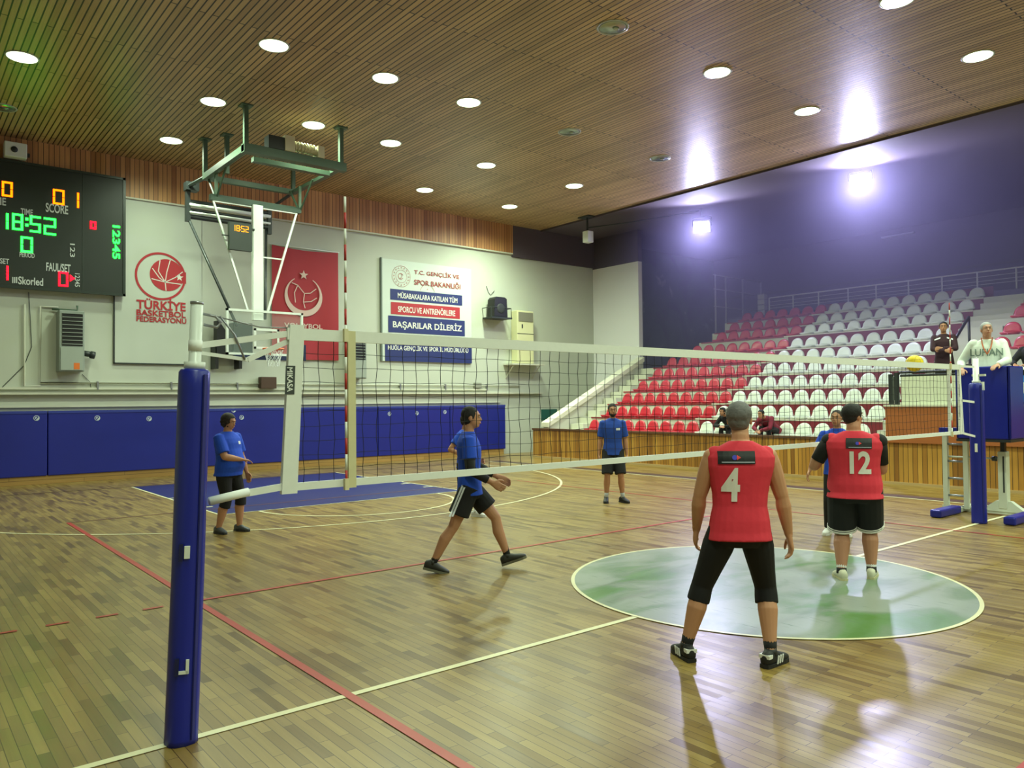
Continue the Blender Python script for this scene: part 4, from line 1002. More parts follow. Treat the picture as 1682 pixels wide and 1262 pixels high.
def person(label,loc,yaw,H=1.75,build=1.0,belly=0.0,skin=(178,128,98),hairc=(24,20,18),hair='short',hipz=.93,lean=0.0,twist=0.0,tilt=0.0,
           feet=((-.1,0,0),(.1,0,0)),footyaw=(0.12,-0.12),kneehint=(0,1,0),hands=((-.24,.05,.80),(.24,.05,.80)),elbow=((-.6,-1,0),(.6,-1,0)),
           headyaw=0,headpitch=0,shirt=None,sleeve='short',bottom=None,legs='shorts',shoe=None,sock=None,vox=.011,handn=(None,None),seated=False,collar=False,beard=False,curl=.5,footpitch=(0,0),name='person'):
    """local frame: person looks along +Y, own left is -X"""
    root=thing(name,label,'person',loc,world=False,rz=yaw-PI/2)
    s=H/1.75; V=Vector
    SK=mat('skin_%d_%d_%d'%skin,skin,.55,spec=.4)
    up=V((math.sin(tilt),math.sin(lean),math.cos(lean))).normalized(); pel=V((0,0,hipz*s))
    ctw=Matrix.Rotation(twist,3,up)
    def T(h,fwd=0,side=0): return pel+up*(h*s)+ctw@V((side*s,fwd*s*math.cos(lean),-fwd*s*math.sin(lean)*.0))
    RX=ctw@V((1,0,0)); FY=ctw@V((0,math.cos(lean),-math.sin(lean)))
    neck=T(.565,.0); hc=T(.712,.03)+V((0,math.sin(lean)*-.0,0))
    HR=Matrix.Rotation(headyaw,3,'Z')@Matrix.Rotation(-headpitch,3,'X')
    b=build
    # ---- joints
    sh=[T(.468,0,-.176*b),T(.468,0,.176*b)]
    hip=[pel+RX*(-.092*s*b)-V((0,0,.02*s)),pel+RX*(.092*s*b)-V((0,0,.02*s))]
    ank=[V(f)+V((0,0,.085*s)) for f in feet]
    kh=kneehint if isinstance(kneehint[0],(tuple,list)) else (kneehint,kneehint)
    knee=[]
    for i in (0,1):
        k,a=ik(hip[i],ank[i],.425*s,.425*s,kh[i]); knee.append(k); ank[i]=a
    el=[];wr=[]
    for i in (0,1):
        e,w=ik(sh[i],hands[i],.29*s,.255*s,elbow[i]); el.append(e); wr.append(w)
    # ---- body
    mb=MB()
    def ringset(sc,lo=-.1,hi=.58,bel=0,fl=1.0):
        P=[(-.10,.150,.105,0),(-.03,.168,.118,0),(.05,.160,.115,0),(.14,.146,.105,.0),(.22,.150,.107,.0),(.32,.166,.115,0),(.40,.182,.118,-.005),(.465,.186,.104,-.01),(.505,.158,.088,-.012),(.54,.112,.074,-.012),(.572,.062,.060,-.01)]
        out=[]
        for h,rx,ry,off in P:
            if h<lo-1e-6 or h>hi+1e-6: continue
            bb=bel*math.exp(-((h-.12)/.14)**2)
            out.append((T(h,off+bb*.5),(rx*b+bb*.3)*s*sc*fl,(ry*b+bb*.55)*s*sc,RX,FY))
        return out
    mb.rings(ringset(.90,bel=belly),20,pw=2.2)
    for i in (0,1):
        sg=-1 if i==0 else 1
        # arm
        mb.ball(sh[i],.050*s*b)
        ud=(el[i]-sh[i]); fd=(wr[i]-el[i])
        mb.tube([sh[i]+ud*.04,sh[i]+ud*.15,sh[i]+ud*.45,el[i]-ud*.08,el[i]],[.050*s*b,.054*s*b,.053*s*b,.044*s*b,.041*s*b],12,round_ends=True)
        mb.tube([el[i],el[i]+fd*.22,el[i]+fd*.55,wr[i]-fd*.06,wr[i]],[.041*s*b,.046*s*b,.039*s*b,.029*s,.027*s],12,round_ends=True)
        # hand
        d=fd.normalized(); n=handn[i]; n=V(n) if n else V((-sg,0,0)); n=(n-d*d.dot(n)).normalized(); side=d.cross(n).normalized()
        if side.dot(V((0,1,0)))<0 and abs(d.z)>.5: side=-side
        hs=s*1.08; pc=wr[i]+d*.05*hs
        mb.rings([(wr[i]-d*.01,.026*hs,.018*hs,side,n),(wr[i]+d*.03*hs,.034*hs,.017*hs,side,n),(wr[i]+d*.07*hs,.042*hs,.015*hs,side,n),(wr[i]+d*.095*hs,.040*hs,.012*hs,side,n)],14,pw=2.5)
        for f_,(so,ln) in enumerate(((.031,.068),(.011,.078),(-.010,.073),(-.030,.058))):
            p0=wr[i]+d*.088*hs+side*so*hs; c=curl*(.9+.12*f_)
            d1=(d*math.cos(c*.5)+n*math.sin(c*.5)); d2=(d*math.cos(c*1.2)+n*math.sin(c*1.2)); d3=(d*math.cos(c*1.9)+n*math.sin(c*1.9))
            p1=p0+d1*ln*.45*hs; p2=p1+d2*ln*.33*hs; p3=p2+d3*ln*.25*hs
            mb.tube([p0-d*.012*hs,p1,p2,p3],[.0095*hs,.009*hs,.0082*hs,.0072*hs],8,round_ends=True)
        p0=wr[i]+d*.03*hs+side*.026*hs; p1=p0+(d*.6+side*.75+n*.25)*.034*hs; p2=p1+(d*.9+side*.35+n*.3)*.032*hs; p3=p2+(d*1.0+n*.35)*.022*hs
        mb.tube([p0,p1,p2,p3],[.013*hs,.0115*hs,.0105*hs,.0085*hs],8,round_ends=True)
        # leg
        td=knee[i]-hip[i]; cdv=ank[i]-knee[i]
        mb.tube([hip[i],hip[i]+td*.25,hip[i]+td*.6,knee[i]-td*.06,knee[i]],[.088*s*b,.088*s*b,.072*s*b,.058*s*b,.056*s*b],14,round_ends=True)
        bk=(FY-cdv.normalized()*FY.dot(cdv.normalized()))*-1; bk.normalize()
        mb.tube([knee[i],knee[i]+cdv*.15+bk*.006*s,knee[i]+cdv*.35+bk*.016*s,knee[i]+cdv*.65+bk*.006*s,knee[i]+cdv*.9,ank[i]],[.054*s*b,.055*s*b,.061*s*b,.048*s*b,.037*s*b,.036*s*b],14,round_ends=True)
    # neck + head
    mb.tube([neck-up*.05*s,neck+up*.04*s,hc-up*.04*s],[.062*s*b,.052*s*b,.052*s*b],14,round_ends=True)
    def HD(x,y,z): return hc+HR@V((x*s,y*s,z*s))
    mb.ball(HD(0,-.012,.025),.075*s,.093*s,.088*s,n=20,k=14,R=HR)
    mb.ball(HD(0,.018,-.03),.060*s,.068*s,.082*s,n=20,k=14,R=HR)
    mb.ball(HD(0,.055,-.078),.032*s,.026*s,.024*s,n=12,k=8,R=HR)
    mb.tube([HD(0,.082,.012),HD(0,.094,-.012),HD(0,.097,-.022)],[.009*s,.011*s,.013*s],10,round_ends=True)
    mb.ball(HD(0,.083,-.052),.024*s,.012*s,.012*s,n=10,k=6,R=HR)
    mb.ball(HD(0,.077,.032),.045*s,.016*s,.012*s,n=10,k=6,R=HR)
    for q in (-1,1): mb.ball(HD(q*.075,-.008,-.005),.010*s,.020*s,.032*s,n=10,k=8,R=HR)
    remeshed('body',mb,SK,root,vox*.62,3)
    # face
    mb=MB()
    for q in (-1,1): mb.ball(HD(q*.029,.0815,.012),.012*s,.007*s,.0065*s,n=10,k=6,R=HR)
    obj('eyes',mb,mat('eye_white',(196,190,182),.4),root,True)
    mb=MB()
    for q in (-1,1): mb.ball(HD(q*.029,.087,.012),.0055*s,.004*s,.0058*s,n=8,k=6,R=HR)
    obj('irises',mb,mat('iris_dark',(30,22,18),.3),root,True)
    HM=mat('hair_%d_%d_%d'%hairc,hairc,.75,var=.45,scale=28,bump=.8)
    mb=MB()
    for q in (-1,1): mb.tube([HD(q*.014,.092,.033),HD(q*.03,.092,.038),HD(q*.047,.082,.034)],[.003*s,.0042*s,.002*s],6)
    obj('eyebrows',mb,HM,root,True)
    mb=MB(); mb.ball(HD(0,.0925,-.056),.021*s,.006*s,.006*s,n=10,k=6,R=HR); obj('lips',mb,mat('lip_%d'%skin[0],(int(skin[0]*.85),int(skin[1]*.62),int(skin[2]*.62)),.5),root,True)
    # hair
    mb=MB()
    if hair in ('short','thick','grey'):
        g_={'short':.006,'grey':.009,'thick':.014}[hair]
        mb.ball(HD(0,-.022,.040),(.077+g_)*s,(.088+g_)*s,(.080+g_)*s,n=22,k=14,R=HR)
        mb.ball(HD(0,-.040,-.006),(.066+g_*.7)*s,(.062+g_*.6)*s,(.075)*s,n=18,k=12,R=HR)
        for q in (-1,1): mb.ball(HD(q*.067,.012,.018),.012*s,.018*s,.032*s,n=8,k=8,R=HR)
        if hair=='thick': mb.ball(HD(0,.01,.085),.066*s,.072*s,.045*s,n=16,k=10,R=HR)
    elif hair=='curly':
        mb.ball(HD(0,-.035,.035),.105*s,.11*s,.10*s,n=20,k=12,R=HR); rr=random.Random(5)
        for i in range(46):
            a=rr.uniform(0,2*PI); e=rr.uniform(-.9,1.3); v=V((math.cos(a)*math.cos(e)*.09,-.035+math.sin(a)*math.cos(e)*.092,.01+math.sin(e)*.105))
            if v.y>.045 and v.z<.085: continue
            mb.ball(HD(*v),.024*s,n=8,k=6)
        mb.ball(HD(0,-.055,-.05),.07*s,.05*s,.06*s,n=14,k=10,R=HR)
    elif hair=='bun':
        mb.ball(HD(0,-.022,.036),.081*s,.094*s,.086*s,n=20,k=12,R=HR); mb.ball(HD(0,-.11,.05),.035*s,n=12,k=8)
    elif hair=='hood':
        mb.ball(HD(0,-.02,.03),.095*s,.10*s,.10*s,n=20,k=12,R=HR)
    if mb.v: 
        o=remeshed('hair',mb,HM,root,vox*.7,1)
        bm=bmesh.new(); bm.from_mesh(o.data)
        # open the face: drop everything in front of the hairline
        nf=HR@V((0,1,0)); co=HD(0,.052,.05); kill=[v for v in bm.verts if (v.co-HD(0,.045 if hair!='curly' else .055,0)).dot(nf)>0 and (v.co-HD(0,0,.062)).dot(HR@V((0,0,1)))<0]
        bmesh.ops.delete(bm,geom=kill,context='VERTS'); bm.to_mesh(o.data); bm.free()
    if beard:
        mb=MB(); mb.ball(HD(0,.035,-.075),.054*s,.052*s,.042*s,n=16,k=10,R=HR)
        for q in (-1,1): mb.ball(HD(q*.052,.02,-.045),.016*s,.030*s,.045*s,n=10,k=8,R=HR)
        mb.ball(HD(0,.092,-.044),.022*s,.006*s,.005*s,n=8,k=6,R=HR)
        remeshed('beard',mb,HM,root,vox*.6,1)
    # ---- shirt
    if shirt:
        SM=mat('cloth_%d_%d_%d'%shirt,shirt,.85,var=.10,scale=5,bump=1.0)
        bot=-.085 if sleeve!='sweat' else -.06
        mb=MB(); rs=ringset(1.10,lo=-.03,bel=belly*1.15,fl=1.02)
        base=(pel+up*(bot*s),(.176*b+belly*.1)*s*1.12,(.126*b+belly*.16)*s*1.12,RX,FY)
        mb.rings([base]+rs,24,pw=2.3)
        if sleeve!='none':
            for i in (0,1):
                mb.ball(sh[i]+up*.004*s,.068*s*b); ud=el[i]-sh[i]; fd=wr[i]-el[i]
                if sleeve in ('short','half'):
                    L_=.62 if sleeve=='short' else .8
                    mb.tube([sh[i]-ud*.15,sh[i]+ud*.2,sh[i]+ud*L_],[.066*s*b,.072*s*b,.076*s*b],14)
                else:
                    mb.tube([sh[i]-ud*.15,sh[i]+ud*.3,el[i]-ud*.05,el[i]],[.068*s*b,.066*s*b,.056*s*b,.054*s*b],14,round_ends=True)
                    mb.tube([el[i],el[i]+fd*.4,wr[i]-fd*.12,wr[i]-fd*.1,wr[i]-fd*.02],[.054*s*b,.052*s*b,.044*s*b,.036*s*b,.034*s*b],14)
        else:
            for i in (0,1): mb.ball(sh[i]-RX*((-1 if i==0 else 1)*.026*s)+up*.006*s,.058*s*b,.064*s*b,.060*s*b)
        sho=remeshed('shirt' if sleeve!='none' else 'jersey',mb,SM,root,vox*.8,2)
        if collar:
            mb=MB(); cpt=[neck+up*(-.012*s)+ (RX*math.cos(a)*.066+FY*math.sin(a)*.062)*s+up*(.012*math.sin(-a)*s) for a in [2*PI*i/20 for i in range(21)]]
            mb.tube(cpt,.011*s,6); obj('collar',mb,SM,root,True)
    # ---- bottoms
    if bottom:
        BM=mat('cloth_%d_%d_%d'%bottom,bottom,.85,var=.1,scale=8,bump=.2)
        mb=MB(); loose=1.28 if legs in('shorts','long_shorts') else 1.1
        mb.rings([(pel+V((0,0,-.13*s)),.135*s*b,.10*s*b,RX,FY),(pel+V((0,0,-.07*s)),.172*s*b,.125*s*b,RX,FY),(pel+V((0,0,-.0*s)),.178*s*b,.128*s*b,RX,FY),(pel+up*.06*s,.165*s*b,.12*s*b,RX,FY)],20,pw=2.2)
        for i in (0,1):
            td=knee[i]-hip[i]; cdv=ank[i]-knee[i]; e0,e1=.090*s*b*loose*.93,.07*s*b*loose*1.1
            if legs=='shorts': mb.tube([hip[i]-td*.06,hip[i]+td*.2,hip[i]+td*.68],[e0,e0*1.02,e0*1.06],16)
            elif legs=='long_shorts': mb.tube([hip[i]-td*.06,hip[i]+td*.3,hip[i]+td*.97],[e0,e0,e0*.98],16)
            elif legs=='capri':
                mb.tube([hip[i]-td*.06,hip[i]+td*.3,hip[i]+td*.7,knee[i]],[.096*s*b,.096*s*b,.078*s*b,.067*s*b],16,round_ends=True)
                mb.tube([knee[i]-cdv*.05,knee[i]+cdv*.12,knee[i]+cdv*.26],[.066*s*b,.070*s*b,.071*s*b],16)
            else:
                mb.tube([hip[i]-td*.06,hip[i]+td*.3,hip[i]+td*.7,knee[i]],[.092*s*b,.09*s*b,.076*s*b,.068*s*b],16,round_ends=True)
                mb.tube([knee[i],knee[i]+cdv*.3,ank[i]-cdv*.02],[.068*s*b,.066*s*b,.055*s*b],16)
        bo=remeshed({'shorts':'shorts','long_shorts':'shorts','capri':'capri_trousers','pants':'trousers'}[legs],mb,BM,root,vox*.85,2)
    # ---- socks, shoes
    for i in (0,1):
        fdir=V((math.sin(-footyaw[i])*-1*0+math.sin(footyaw[i])*-1,math.cos(footyaw[i]),0)); fp_=footpitch[i]
        fd3=(fdir*math.cos(fp_)+V((0,0,math.sin(fp_)))).normalized(); sx=fd3.cross(V((0,0,1))).normalized(); uz=sx.cross(fd3)
        an=ank[i]
        if sock:
            cdv=knee[i]-an; sl=sock[1]
            obj('sock',MB().tube([an-uz*.03*s,an+cdv.normalized()*.03*s,an+cdv.normalized()*sl*s],[.037*s*b,.037*s*b,.041*s*b],14),mat('sock_%d'%sock[0][0],sock[0],.9),root,True)
        if shoe:
            so=an-uz*.085*s   # sole plane under the ankle
            def S(f,h,rx,rz): return (so+fd3*f*s+uz*h*s,rx*s,rz*s,sx,uz)
            mb=MB(); mb.rings([S(-.085,.045,.018,.03),S(-.075,.052,.034,.042),S(-.03,.062,.040,.055),S(.02,.058,.042,.050),S(.08,.044,.046,.036),S(.14,.035,.044,.026),S(.175,.030,.030,.018),S(.188,.028,.012,.010)],16,pw=2.3)
            mb.tube([so+uz*.07*s,so+uz*.115*s-fd3*.004*s],[.042*s,.038*s],14)
            so_=obj('shoe',mb,mat('shoe_%d_%d_%d'%shoe[0],shoe[0],.6,var=.1,scale=30),root,True)
            mb=MB(); poly=[(-.09,.0),(-.084,.032),(-.03,.040),(.03,.040),(.1,.049),(.15,.045),(.185,.025),(.192,0),(.185,-.025),(.15,-.043),(.1,-.048),(.03,-.038),(-.03,-.038),(-.084,-.032)]
            lo=[so+fd3*a*s+sx*c*s+uz*.001 for a,c in poly]; hi=[so+fd3*a*s+sx*c*s+uz*.026*s for a,c in poly]; n_=len(poly)
            mb.add(lo+hi,[tuple(range(n_))[::-1],tuple(range(n_,2*n_))]+[(q,(q+1)%n_,n_+(q+1)%n_,n_+q) for q in range(n_)])
            obj('sole',mb,mat('sole_%d'%shoe[1][0],shoe[1],.6),so_)
            if len(shoe)>2:
                mb=MB()
                for q in (-1,1):
                    for j in range(3): 
                        p=so+fd3*(.015+j*.027)*s+sx*q*.0445*s+uz*.045*s; mb.obox(p,((fd3*.3+uz).normalized(),sx,fd3),.026*s,.003*s,.006*s)
                mb.obox(so-fd3*.06*s+uz*.075*s,(fd3,sx,uz),.022*s,.038*s,.012*s)
                obj('stripes',mb,mat('stripe_white',(224,224,220),.6),so_)
    J=dict(root=root,pel=pel,up=up,RX=RX,FY=FY,sh=sh,el=el,wr=wr,hip=hip,knee=knee,ank=ank,hc=hc,neck=neck,s=s,T=T,b=b)
    if shirt: J['shirt']=sho
    if bottom: J['bottom']=bo
    return J

def stick(J,target,shapes,direction,name,m,off=.004,parent=None,label=None):
    """press flat shapes (built in the person's local frame) onto a garment along a direction"""
    me=target.data; bvh=BVHTree.FromPolygons([v.co for v in me.vertices],[tuple(p.vertices) for p in me.polygons])
    t=mesh_of(name,shapes,m); bm=bmesh.new(); bm.from_mesh(t)
    bmesh.ops.subdivide_edges(bm,edges=[e for e in bm.edges if e.calc_length()>.03],cuts=6 if len(bm.edges)<60 else 2,use_grid_fill=True)
    d=Vector(direction).normalized()
    for v in bm.verts:
        h=bvh.ray_cast(v.co-d*.6,d)
        if h[0] is not None: v.co=h[0]-d*off
    bm.to_mesh(t); bm.free()
    o=bpy.data.objects.new(name,t); COL.objects.link(o); o.parent=target
    if label: o['label']=label
    return o

IR=math.atan2(-.632,.775)          # yaw of "towards the right of the picture"
TC=lambda x,y: math.atan2(CAM_LOC.y-y,CAM_LOC.x-x)   # yaw towards the camera
BLU=(22,70,192); BLK=(16,16,20)
def frontprint(J,items,front=True,y=.4):
    pass

# 1 --- person at the far left, side on
J=person('curly-haired person in blue polo and black capri trousers standing side on near the post',(1.56,6.67,0),IR-.28,H=1.66,build=1.16,belly=.08,hair='curly',hairc=(30,22,20),
   feet=((-.12,.1,0),(.13,-.06,0)),footyaw=(-.1,-.35),hands=((-.26,.14,.78),(.03,.25,1.03)),elbow=((-.6,-1,0),(1,-.6,0)),headpitch=.22,headyaw=-.05,
   shirt=BLU,sleeve='half',bottom=BLK,legs='capri',shoe=((70,74,80),(40,42,46)),collar=True,handn=(None,(0,0,-1)),curl=.4,vox=.012)
def logo(J,x,h,w,hh,m,name='chest_logo',front=True,label=None):
    c=J['T'](h,0,x); RX,up=J['RX'],J['up']
    sh=MB().add([c-RX*w-up*hh,c+RX*w-up*hh,c+RX*w+up*hh,c-RX*w+up*hh],[(0,1,2,3)])
    return stick(J,J['shirt'],sh,-J['FY'] if front else J['FY'],name,m,label=label)
WH=mat('logo_white',(216,222,230),.6)
logo(J,-.085,.40,.03,.022,WH,label='white chest logo')

# 2 --- walking player
yw=IR+.02
F=lambda p,x,y: (Matrix.Rotation(-(p[3]-PI/2),3,'Z')@Vector((x-p[0],y-p[1],0)))
P2=(2.65,2.36,0,yw)
J=person('person in blue polo and black shorts with black arm sleeves striding right behind the net',P2[:3],yw,H=1.79,hair='short',hairc=(20,18,18),hipz=.885,
   feet=((-.1,.40,.045),(.1,-.40,.0)),footpitch=(.32,-.25),footyaw=(0,0),kneehint=((0,1,0),(0,1,0)),hands=((-.22,.30,.98),(.20,.24,.96)),elbow=((-.3,-1,-.3),(.4,-1,-.3)),
   shirt=BLU,sleeve='short',bottom=BLK,legs='shorts',shoe=((40,40,36),(110,108,90)),sock=((14,14,16),.16),collar=True,headyaw=-.02,vox=.011,handn=((1,0,0),(-1,0,0)))
logo(J,-.07,.36,.02,.018,WH,label='white chest logo')
for i in (0,1):
    ud=J['el'][i]-J['sh'][i]; fd=J['wr'][i]-J['el'][i]
    obj('arm_sleeve',MB().tube([J['sh'][i]+ud*.5,J['el'][i]-ud*.04,J['el'][i]+fd*.08,J['el'][i]+fd*.8],[.062,.053,.053,.042],14),mat('sleeve_black',(14,14,16),.8),J['root'],True)
td=J['knee'][1]-J['hip'][1]
mb=MB()
for k in (0,.028): 
    c0=J['hip'][1]+Vector((.14,-.06+k,.06)); mb.quad_strip([(0,0),(.36,0)],.02,lambda a,b,c0=c0,k=k:tuple(c0+td.normalized()*a+Vector((0,b,0))))
stick(J,J['bottom'],mb,(-1,0,0),'side_stripe',WH,off=.006,label='white side stripes')

# 3 --- bearded player facing the camera
J=person('bearded person in blue polo and black shorts standing near the far end, facing the camera',(7.83,5.15,0),TC(7.83,5.15)+.05,H=1.74,hair='short',hairc=(22,18,16),beard=True,build=.98,
   feet=((-.16,.02,0),(.13,.02,0)),footyaw=(.55,-.1),hands=((-.25,-.02,.80),(.25,-.02,.80)),headyaw=.1,headpitch=.05,
   shirt=(26,66,160),sleeve='half',bottom=BLK,legs='long_shorts',shoe=((20,20,22),(26,26,28)),sock=((170,170,172),.1),collar=True,vox=.012)
logo(J,-.09,.38,.035,.022,WH,label='white chest logo')

# 4 --- number 4
REDJ=(212,48,68)
P4=(2.32,-1.235,0); yw4=.8863-.10
M4=Matrix.Rotation(-(yw4-PI/2),3,'Z')
f1=M4@Vector((2.11-P4[0],-.93-P4[1],0)); f2=M4@Vector((2.43-P4[0],-1.39-P4[1],0))
J=person('grey-haired person in red number 4 jersey and black capri trousers, legs apart',P4,yw4,H=1.80,build=1.08,hair='grey',hairc=(104,102,104),hipz=.905,lean=.05,tilt=.035,
   feet=(tuple(f1),tuple(f2)),footyaw=(.35,-.75),kneehint=((-.25,1,0),(.35,1,0)),hands=((-.27,.16,.88),(.35,.06,.83)),elbow=((-1,-.8,0),(1,-.8,0)),headyaw=-.35,headpitch=-.03,
   skin=(190,138,106),shirt=REDJ,sleeve='none',bottom=(14,14,18),legs='capri',shoe=((22,22,24),(30,30,32),1),sock=((20,20,22),.07),vox=.009,handn=((1,0,0),(-1,0,0)),curl=.6)
def jersey_number(J,txt,x0,x1,h0,h1,m,name='number'):
    T=J['T']; sh=MB(); fit_text(sh,txt,x0,x1,h0,h1,lambda a,b:tuple(T(b,-.3,a)),0,.035)
    return stick(J,J['shirt'],sh,J['FY'],name,m,off=.008)
NW=mat('number_white',(226,222,218),.6)
def backpanel(J,x0,x1,h0,h1):
    T=J['T']; P=lambda a,b:tuple(T(b,-.3,a))
    stick(J,J['shirt'],MB().add([P(x0,h0),P(x1,h0),P(x1,h1),P(x0,h1)],[(0,1,2,3)]),J['FY'],'sponsor_panel',mat('panel_black',(18,20,26),.6),off=.009,label='black sponsor panel')
    xm=(x0+x1)/2; w=(x1-x0); hm=(h0+h1)/2
    stick(J,J['shirt'],MB().add([P(a,b) for a,b in arc(xm-w*.06,hm,w*.07,.6,5.7,12)],[tuple(range(13))]),J['FY'],'panel_mark_blue',mat('mark_blue',(60,60,190),.6),off=.013)
    stick(J,J['shirt'],MB().add([P(xm+w*.0,hm-w*.07),P(xm+w*.11,hm),P(xm+w*.0,hm+w*.07)],[(0,1,2)]),J['FY'],'panel_mark_red',mat('mark_red',(230,60,60),.6),off=.013)
    stick(J,J['shirt'],MB().add([P(x0+w*.1,h0+.008),P(x1-w*.02,h0+.008),P(x1-w*.02,h0+.016),P(x0+w*.1,h0+.016)],[(0,1,2,3)]),J['FY'],'panel_line',mat('mark_grey',(150,156,170),.6),off=.013)
# person looks along +Y, so seen from behind own left (-X) is on the left
backpanel(J,-.165,.07,.435,.52); jersey_number(J,'4',-.14,-.025,.19,.41,NW)

# 5 --- number 12
P5=(5.31,-.53,0); yw5=.8863-.42; M5=Matrix.Rotation(-(yw5-PI/2),3,'Z')
f1=M5@Vector((5.17-P5[0],-.45-P5[1],0)); f2=M5@Vector((5.44-P5[0],-.62-P5[1],0))
J=person('stocky person in red number 12 jersey and black shorts with white hems',P5,yw5,H=1.78,build=1.28,belly=.08,hair='thick',hairc=(22,20,22),hipz=.88,lean=.02,
   feet=(tuple(f1),tuple(f2)),footyaw=(.35,-.15),kneehint=(0,1,0),hands=((-.30,.26,1.22),(.20,.34,1.12)),elbow=((-.6,-.35,-1),(.2,-.4,-1)),headyaw=-.8,
   skin=(178,126,98),shirt=REDJ,sleeve='none',bottom=(16,16,20),legs='long_shorts',shoe=((206,204,182),(196,190,150)),sock=((220,220,220),.17),vox=.01,handn=((1,0,0),(-1,0,0)))
for i in (0,1):
    ud=J['el'][i]-J['sh'][i]; obj('black_sleeve',MB().ball(J['sh'][i],.078).tube([J['sh'][i]-ud*.1,J['sh'][i]+ud*.3,J['sh'][i]+ud*.78],[.07,.074,.068],16),mat('sleeve_black',(14,14,16),.8),J['root'],True)
    td=J['knee'][i]-J['hip'][i]; p=J['hip'][i]+td*.88; q=J['hip'][i]+td*.97; r_=.090*1.28*1.28*.93*J['s']*1.0
    obj('hem_band',MB().tube([p,p+td*.02],[r_+.002,r_+.002],20).tube([p+td*.045,p+td*.085],[r_+.002,r_+.0015],20),NW,J['root'],True,label='white hem stripes')
for i in (0,1): obj('shoe_collar',MB().tube([J['ank'][i]-Vector((0,0,.02)),J['ank'][i]+Vector((0,0,.035))],[.05,.047],14),MATS['sleeve_black'],J['root'],True)
backpanel(J,-.07,.16,.41,.51); jersey_number(J,'12',-.04,.15,.165,.385,NW)

# 6 --- player half hidden behind number 12
J=person('person in blue polo and long black trousers, half hidden behind the number 12 player',(7.60,.86,0),TC(7.6,.86)-.15,H=1.64,hair='bun',hairc=(40,30,26),hipz=.93,
   feet=((-.12,.0,0),(.13,.02,0)),hands=((-.2,.12,.8),(.33,.16,.84)),headyaw=-.1,shirt=BLU,sleeve='short',bottom=BLK,legs='pants',shoe=((214,214,212),(220,220,218)),collar=True,vox=.012)

# 12 --- player hidden behind the walking one
J=person('person in blue shirt and black shorts almost hidden behind the striding player',(4.88,5.54,0),IR-.5,H=1.60,build=.95,hair='short',hairc=(24,20,18),
   feet=((-.08,.14,0),(.08,-.12,0)),hands=((-.2,.15,.9),(.2,.1,.98)),shirt=BLU,sleeve='short',bottom=BLK,legs='long_shorts',shoe=((200,200,198),(210,210,208)),sock=((200,200,200),.08),vox=.014)

# 7 --- referee
J=person('grey-haired person in white lettered sweatshirt and lanyard standing in the blue padded box',(10.86,.17,1.175),TC(10.86,.17)-.0,H=1.76,build=1.12,belly=.05,hair='short',hairc=(150,150,152),
   hipz=.93,lean=.06,feet=((-.12,-.05,0),(.12,-.05,0)),hands=((-.13,.40,1.10),(.34,.22,1.06)),elbow=((-.9,-.6,-.5),(.5,-1,-.4)),headyaw=.25,headpitch=-.12,
   skin=(182,136,114),shirt=(214,224,216),sleeve='sweat',bottom=(30,34,50),legs='pants',shoe=((40,40,44),(60,60,60)),vox=.012,handn=((0,0,-1),(0,0,-1)))
T=J['T']; mb=MB(); fit_text(mb,'LUFIAN',-.22,.2,.30,.41,lambda a,b:tuple(T(b,.35,-a)),0,.01); stick(J,J['shirt'],mb,-J['FY'],'sweatshirt_lettering',mat('letter_grey',(110,130,124),.7),off=.006)
RX,up,FY,nk=J['RX'],J['up'],J['FY'],J['neck']
mb=MB()
for q in (-1,1): mb.quad_strip([(q*.07,.58),(q*.065,.5),(q*.045,.42),(0,.33)],.016,lambda a,b:tuple(T(b,.3,a)))
stick(J,J['shirt'],mb,-FY,'lanyard',mat('lanyard_orange',(206,110,70),.6),off=.008,label='orange lanyard')

# 8 --- dark-clad person standing on the tribune
J=person('person in dark maroon tracksuit with arms folded, standing on the tribune left of the referee',(15.5,2.62,1.645),TC(15.5,2.6),H=1.78,hair='short',hairc=(18,16,16),
   hands=((.03,.25,1.2),(-.03,.28,1.15)),elbow=((-1.4,.1,-.6),(1.4,.1,-.6)),shirt=(52,26,38),sleeve='long',bottom=(20,20,26),legs='pants',shoe=((30,30,30),(30,30,30)),vox=.014,curl=1.3,handn=((0,-1,0),(0,-1,0)))
mb=MB(); T=J['T']
for q in (-1,1): mb.add([tuple(T(.5,.35,q*.06)),tuple(T(.46,.35,q*.17)),tuple(T(.43,.35,q*.17)),tuple(T(.47,.35,q*.06))],[(0,1,2,3)])
stick(J,J['shirt'],mb,-J['FY'],'shoulder_stripe',WH,label='white shoulder stripes')

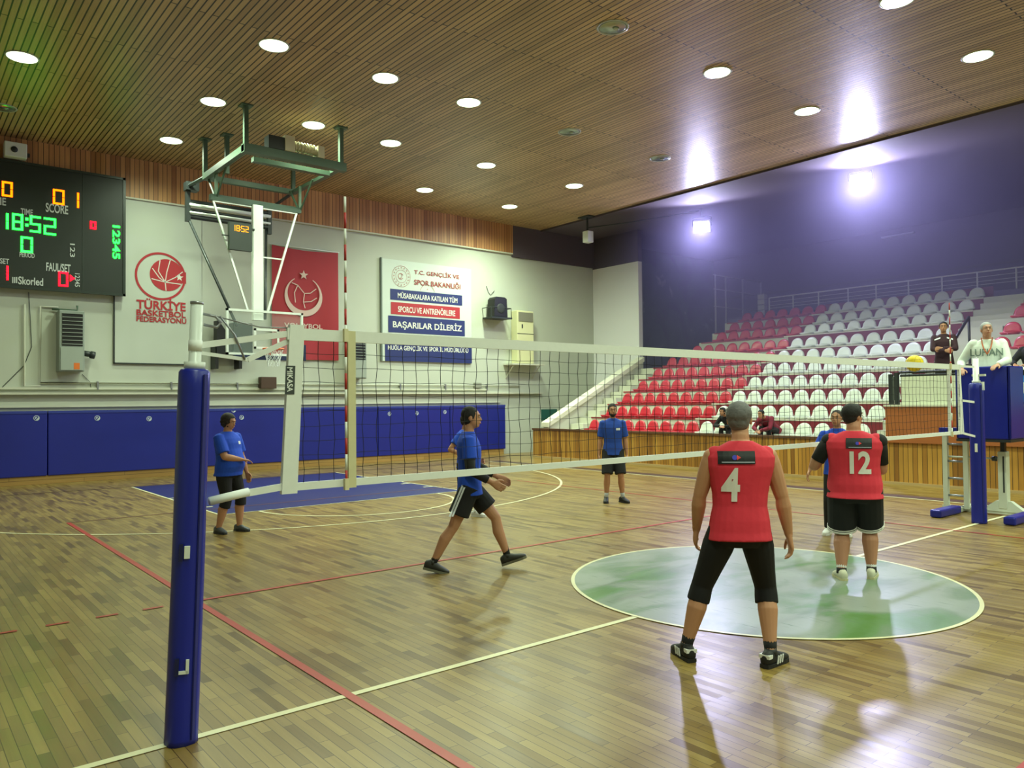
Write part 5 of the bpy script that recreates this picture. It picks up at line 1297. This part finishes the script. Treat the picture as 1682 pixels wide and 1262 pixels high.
# 9 --- spectator in maroon
J=person('person in maroon hooded top seated in the first tier, leaning on the wooden front wall',(15.12,6.52,.61),PI,H=1.64,hair='short',hairc=(20,18,18),hipz=.46,lean=.95,
   feet=((-.14,.42,0),(.14,.42,0)),hands=((-.03,.66,.42),(.05,.66,.42)),elbow=((-1,.1,-.6),(1,.1,-.6)),kneehint=(0,1,.6),headpitch=.1,shirt=(120,26,48),sleeve='long',bottom=(24,22,28),legs='pants',shoe=((20,20,20),(20,20,20)),vox=.014,handn=((0,-.3,-1),(0,-.3,-1)))
J=person('dark-haired person in black seated in the first tier, mostly hidden behind the grey-haired player',(15.12,7.7,.61),PI,H=1.6,hair='thick',hairc=(18,16,16),hipz=.46,lean=.8,
   feet=((-.14,.42,0),(.14,.42,0)),hands=((-.06,.5,.5),(.06,.5,.5)),elbow=((-1,.1,-.6),(1,.1,-.6)),kneehint=(0,1,.6),shirt=(24,24,28),sleeve='long',bottom=(24,22,28),legs='pants',shoe=((20,20,20),(20,20,20)),vox=.016,handn=((0,-.3,-1),(0,-.3,-1)))
# 11 --- person at the right edge
J=person('person in black jacket sitting at the scorer table at the right edge',(15.75,1.02,1.645),PI-.2,H=1.74,hair='thick',hairc=(30,24,22),hipz=.62,lean=.15,build=1.1,
   feet=((-.14,.4,0),(.14,.4,0)),hands=((-.1,.42,.80),(.14,.42,.80)),elbow=((-1,-.2,-.6),(1,-.2,-.6)),kneehint=(0,1,.8),shirt=(18,18,24),sleeve='long',bottom=(18,18,22),legs='pants',shoe=((20,20,20),(20,20,20)),vox=.015,handn=((0,0,-1),(0,0,-1)))
t=thing('stool','black stool under the person at the scorer table','stool',(15.78,1.02,1.645))
obj('seat',MB().box((15.6,.8,2.09),(16.0,1.24,2.14)),M_BLACK,t)
for x in (15.64,15.96):
    for y in (.84,1.2): obj('leg',MB().box((x-.015,y-.015,1.645),(x+.015,y+.015,2.09)),M_BLACK,t)
for o in list(bpy.data.objects):
    if 'wsp' in o: del o['wsp']
# ------------------------------------------------------------------ thin haze volume added to imitate flood light bloom
hz=bpy.data.materials.new('bloom_haze'); hz.use_nodes=True; nt=hz.node_tree; nt.nodes.clear()
v=nt.nodes.new('ShaderNodeVolumeScatter'); o_=nt.nodes.new('ShaderNodeOutputMaterial'); v.inputs['Color'].default_value=(.72,.66,1,1)
v.inputs['Density'].default_value=.052; v.inputs['Anisotropy'].default_value=.2; nt.links.new(v.outputs[0],o_.inputs['Volume'])
o=obj('bloom_haze',MB().box((16.3,-8,1.7),(26.3,14.25,7.95)),hz); o['kind']='stuff'; tag(o,'added bluish haze imitating flood light bloom under the dark ceiling over the grandstand','haze')
